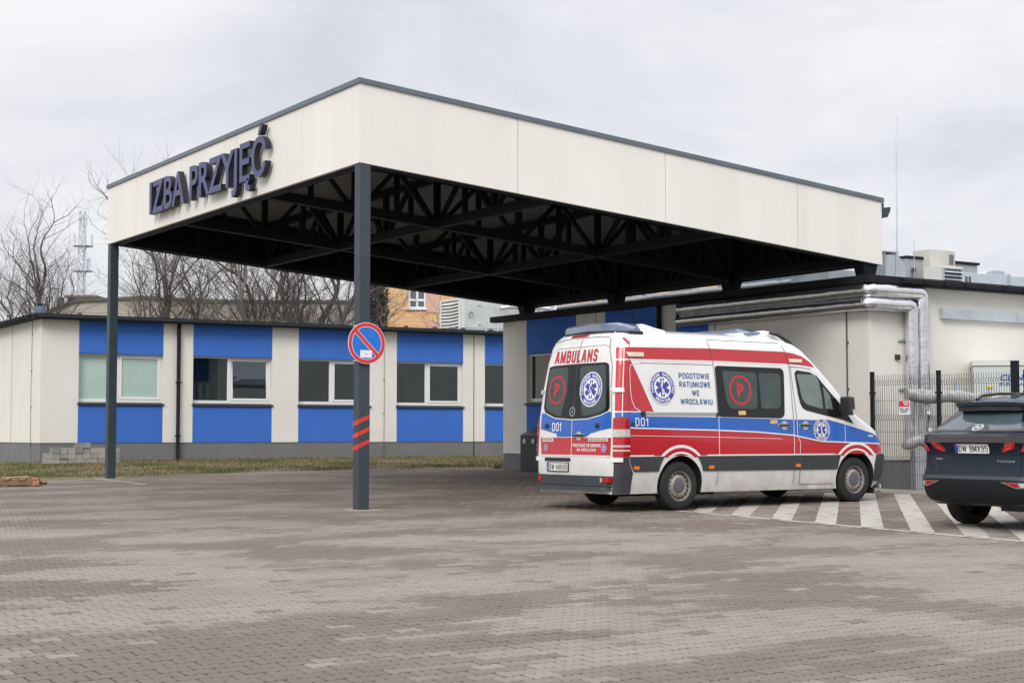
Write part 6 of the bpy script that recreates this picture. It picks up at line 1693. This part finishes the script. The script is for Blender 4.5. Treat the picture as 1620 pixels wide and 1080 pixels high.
specs = [(-14, 61, 9.0, .06, .12, 51, 2, 'bare tree cut by the left edge of the photograph'), (22, 63, 9.2, -.05, .10, 3, 2, 'thin bare tree at the far left above the side roof'), (54, 60, 10.0, -.12, .13, 11, 2, 'bare tree leaning left beside the roof ventilator'),
         (128, 62, 11.4, -.16, .20, 5, 2, 'big bare tree leaning left in front of the radio mast'), (168, 60, 9.6, -.08, .13, 8, 1, 'bare tree just left of the far canopy post'),
         (211, 64, 11.0, .03, .15, 21, 1, 'tallest bare tree rising above the canopy roof at the far post'), (262, 60, 11, -.05, .21, 14, 1, 'thick-trunked bare tree right of the far canopy post'),
         (285, 63, 9.5, .20, .14, 17, 1, 'bare tree leaning right between two trunks under the canopy'), (308, 61, 10, .02, .13, 19, 1, 'slender upright bare tree under the canopy edge'),
         (396, 62, 10.5, -.08, .17, 23, 2, 'forked bare tree above the first downpipe'), (443, 64, 10, .0, .16, 29, 1, 'upright bare tree with a fork behind the third blue panel'),
         (476, 60, 11, .03, .26, 31, 4, 'bare tree with several thick stems from one base left of the sign'), (514, 66, 8, .03, .12, 37, 2, 'small bare tree just left of the conifer')]
for px, Y, h, ln, r0, sd_, st, lab in specs:
    tree(X(px, Y), Y, h * (.80 if px < 200 else .92), ln, r0 * (.85 if px < 200 else 1.0), sd_, st, lab, density=1.08)
tree(X(655, 72), 72, 7.4, .12, .10, 43, 2, 'small bare tree in front of the orange house', spread=.9)
# dark conifer behind the near post
cf = thing('conifer', 'dark green conifer behind the near canopy post', 'tree', (X(592, 64), 64, .75))
MB().tube([(0, 0, 0), (.05, 0, 4), (0, 0, 7.6)], [.16, .1, .02], 7).build('trunk', BARK, cf)
rnd = random.Random(5); k = MB()
for i in range(5200):
    z = rnd.uniform(.6, 7.9); rm_ = (1 - (z / 8.2)) ** .75 * 1.75 + .1
    a = rnd.uniform(0, 6.283); q = rnd.random() ** .6
    cl = .75 + .4 * noise.noise(Vector((math.cos(a) * 1.4, math.sin(a) * 1.4, z * 1.1)))
    r_ = rm_ * q * cl; p = Vector((r_ * math.cos(a), r_ * math.sin(a), z + .15 * noise.noise(Vector((a, z, 0)))))
    up_ = Vector((math.cos(a) * .6 + rnd.gauss(0, .3), math.sin(a) * .6 + rnd.gauss(0, .3), rnd.uniform(.3, 1))).normalized(); s_ = rnd.uniform(.08, .2); w_ = up_.orthogonal().normalized() * s_ * .3
    k.face([p - w_, p + w_, p + up_ * s_ + w_ * .4, p + up_ * s_ - w_ * .4], 0 if rnd.random() < .65 else 1)
k.build('crown', [mat('conifer_green', (.030, .044, .022), .9), mat('conifer_olive', (.062, .066, .030), .9)], cf, fix=False)
# brushwood behind the wing, one mass
rnd = random.Random(9); k = MB()
for i in range(420):
    px = rnd.uniform(95, 600); Y = rnd.uniform(58, 70); x = X(px, Y); h = rnd.uniform(2.8, 5.5) * (.8 + .35 * noise.noise(Vector((x * .5, 0, 3))))
    p = Vector((x, Y, .75)); d_ = Vector((rnd.gauss(0, .25), rnd.gauss(0, .25), 1)).normalized(); pts = [p]
    for j in range(5): d_ = (d_ + Vector((rnd.gauss(0, .16), rnd.gauss(0, .16), .02))).normalized(); pts.append(pts[-1] + d_ * h / 5)
    k.tube(pts, [.022, .018, .014, .011, .008, .005], 3, cap=False)
    for j in (2, 3, 4):
        d2 = Vector((rnd.gauss(0, .7), rnd.gauss(0, .7), .7)).normalized(); k.tube([pts[j], pts[j] + d2 * .5, pts[j] + d2 * .9 + Vector((0, 0, .15))], [.009, .007, .004], 3, cap=False)
tag(k.build('brushwood', mat('red_brown_brush', (.14, .10, .085), .95, var=.25, vs=.5), fix=False), kind='stuff')
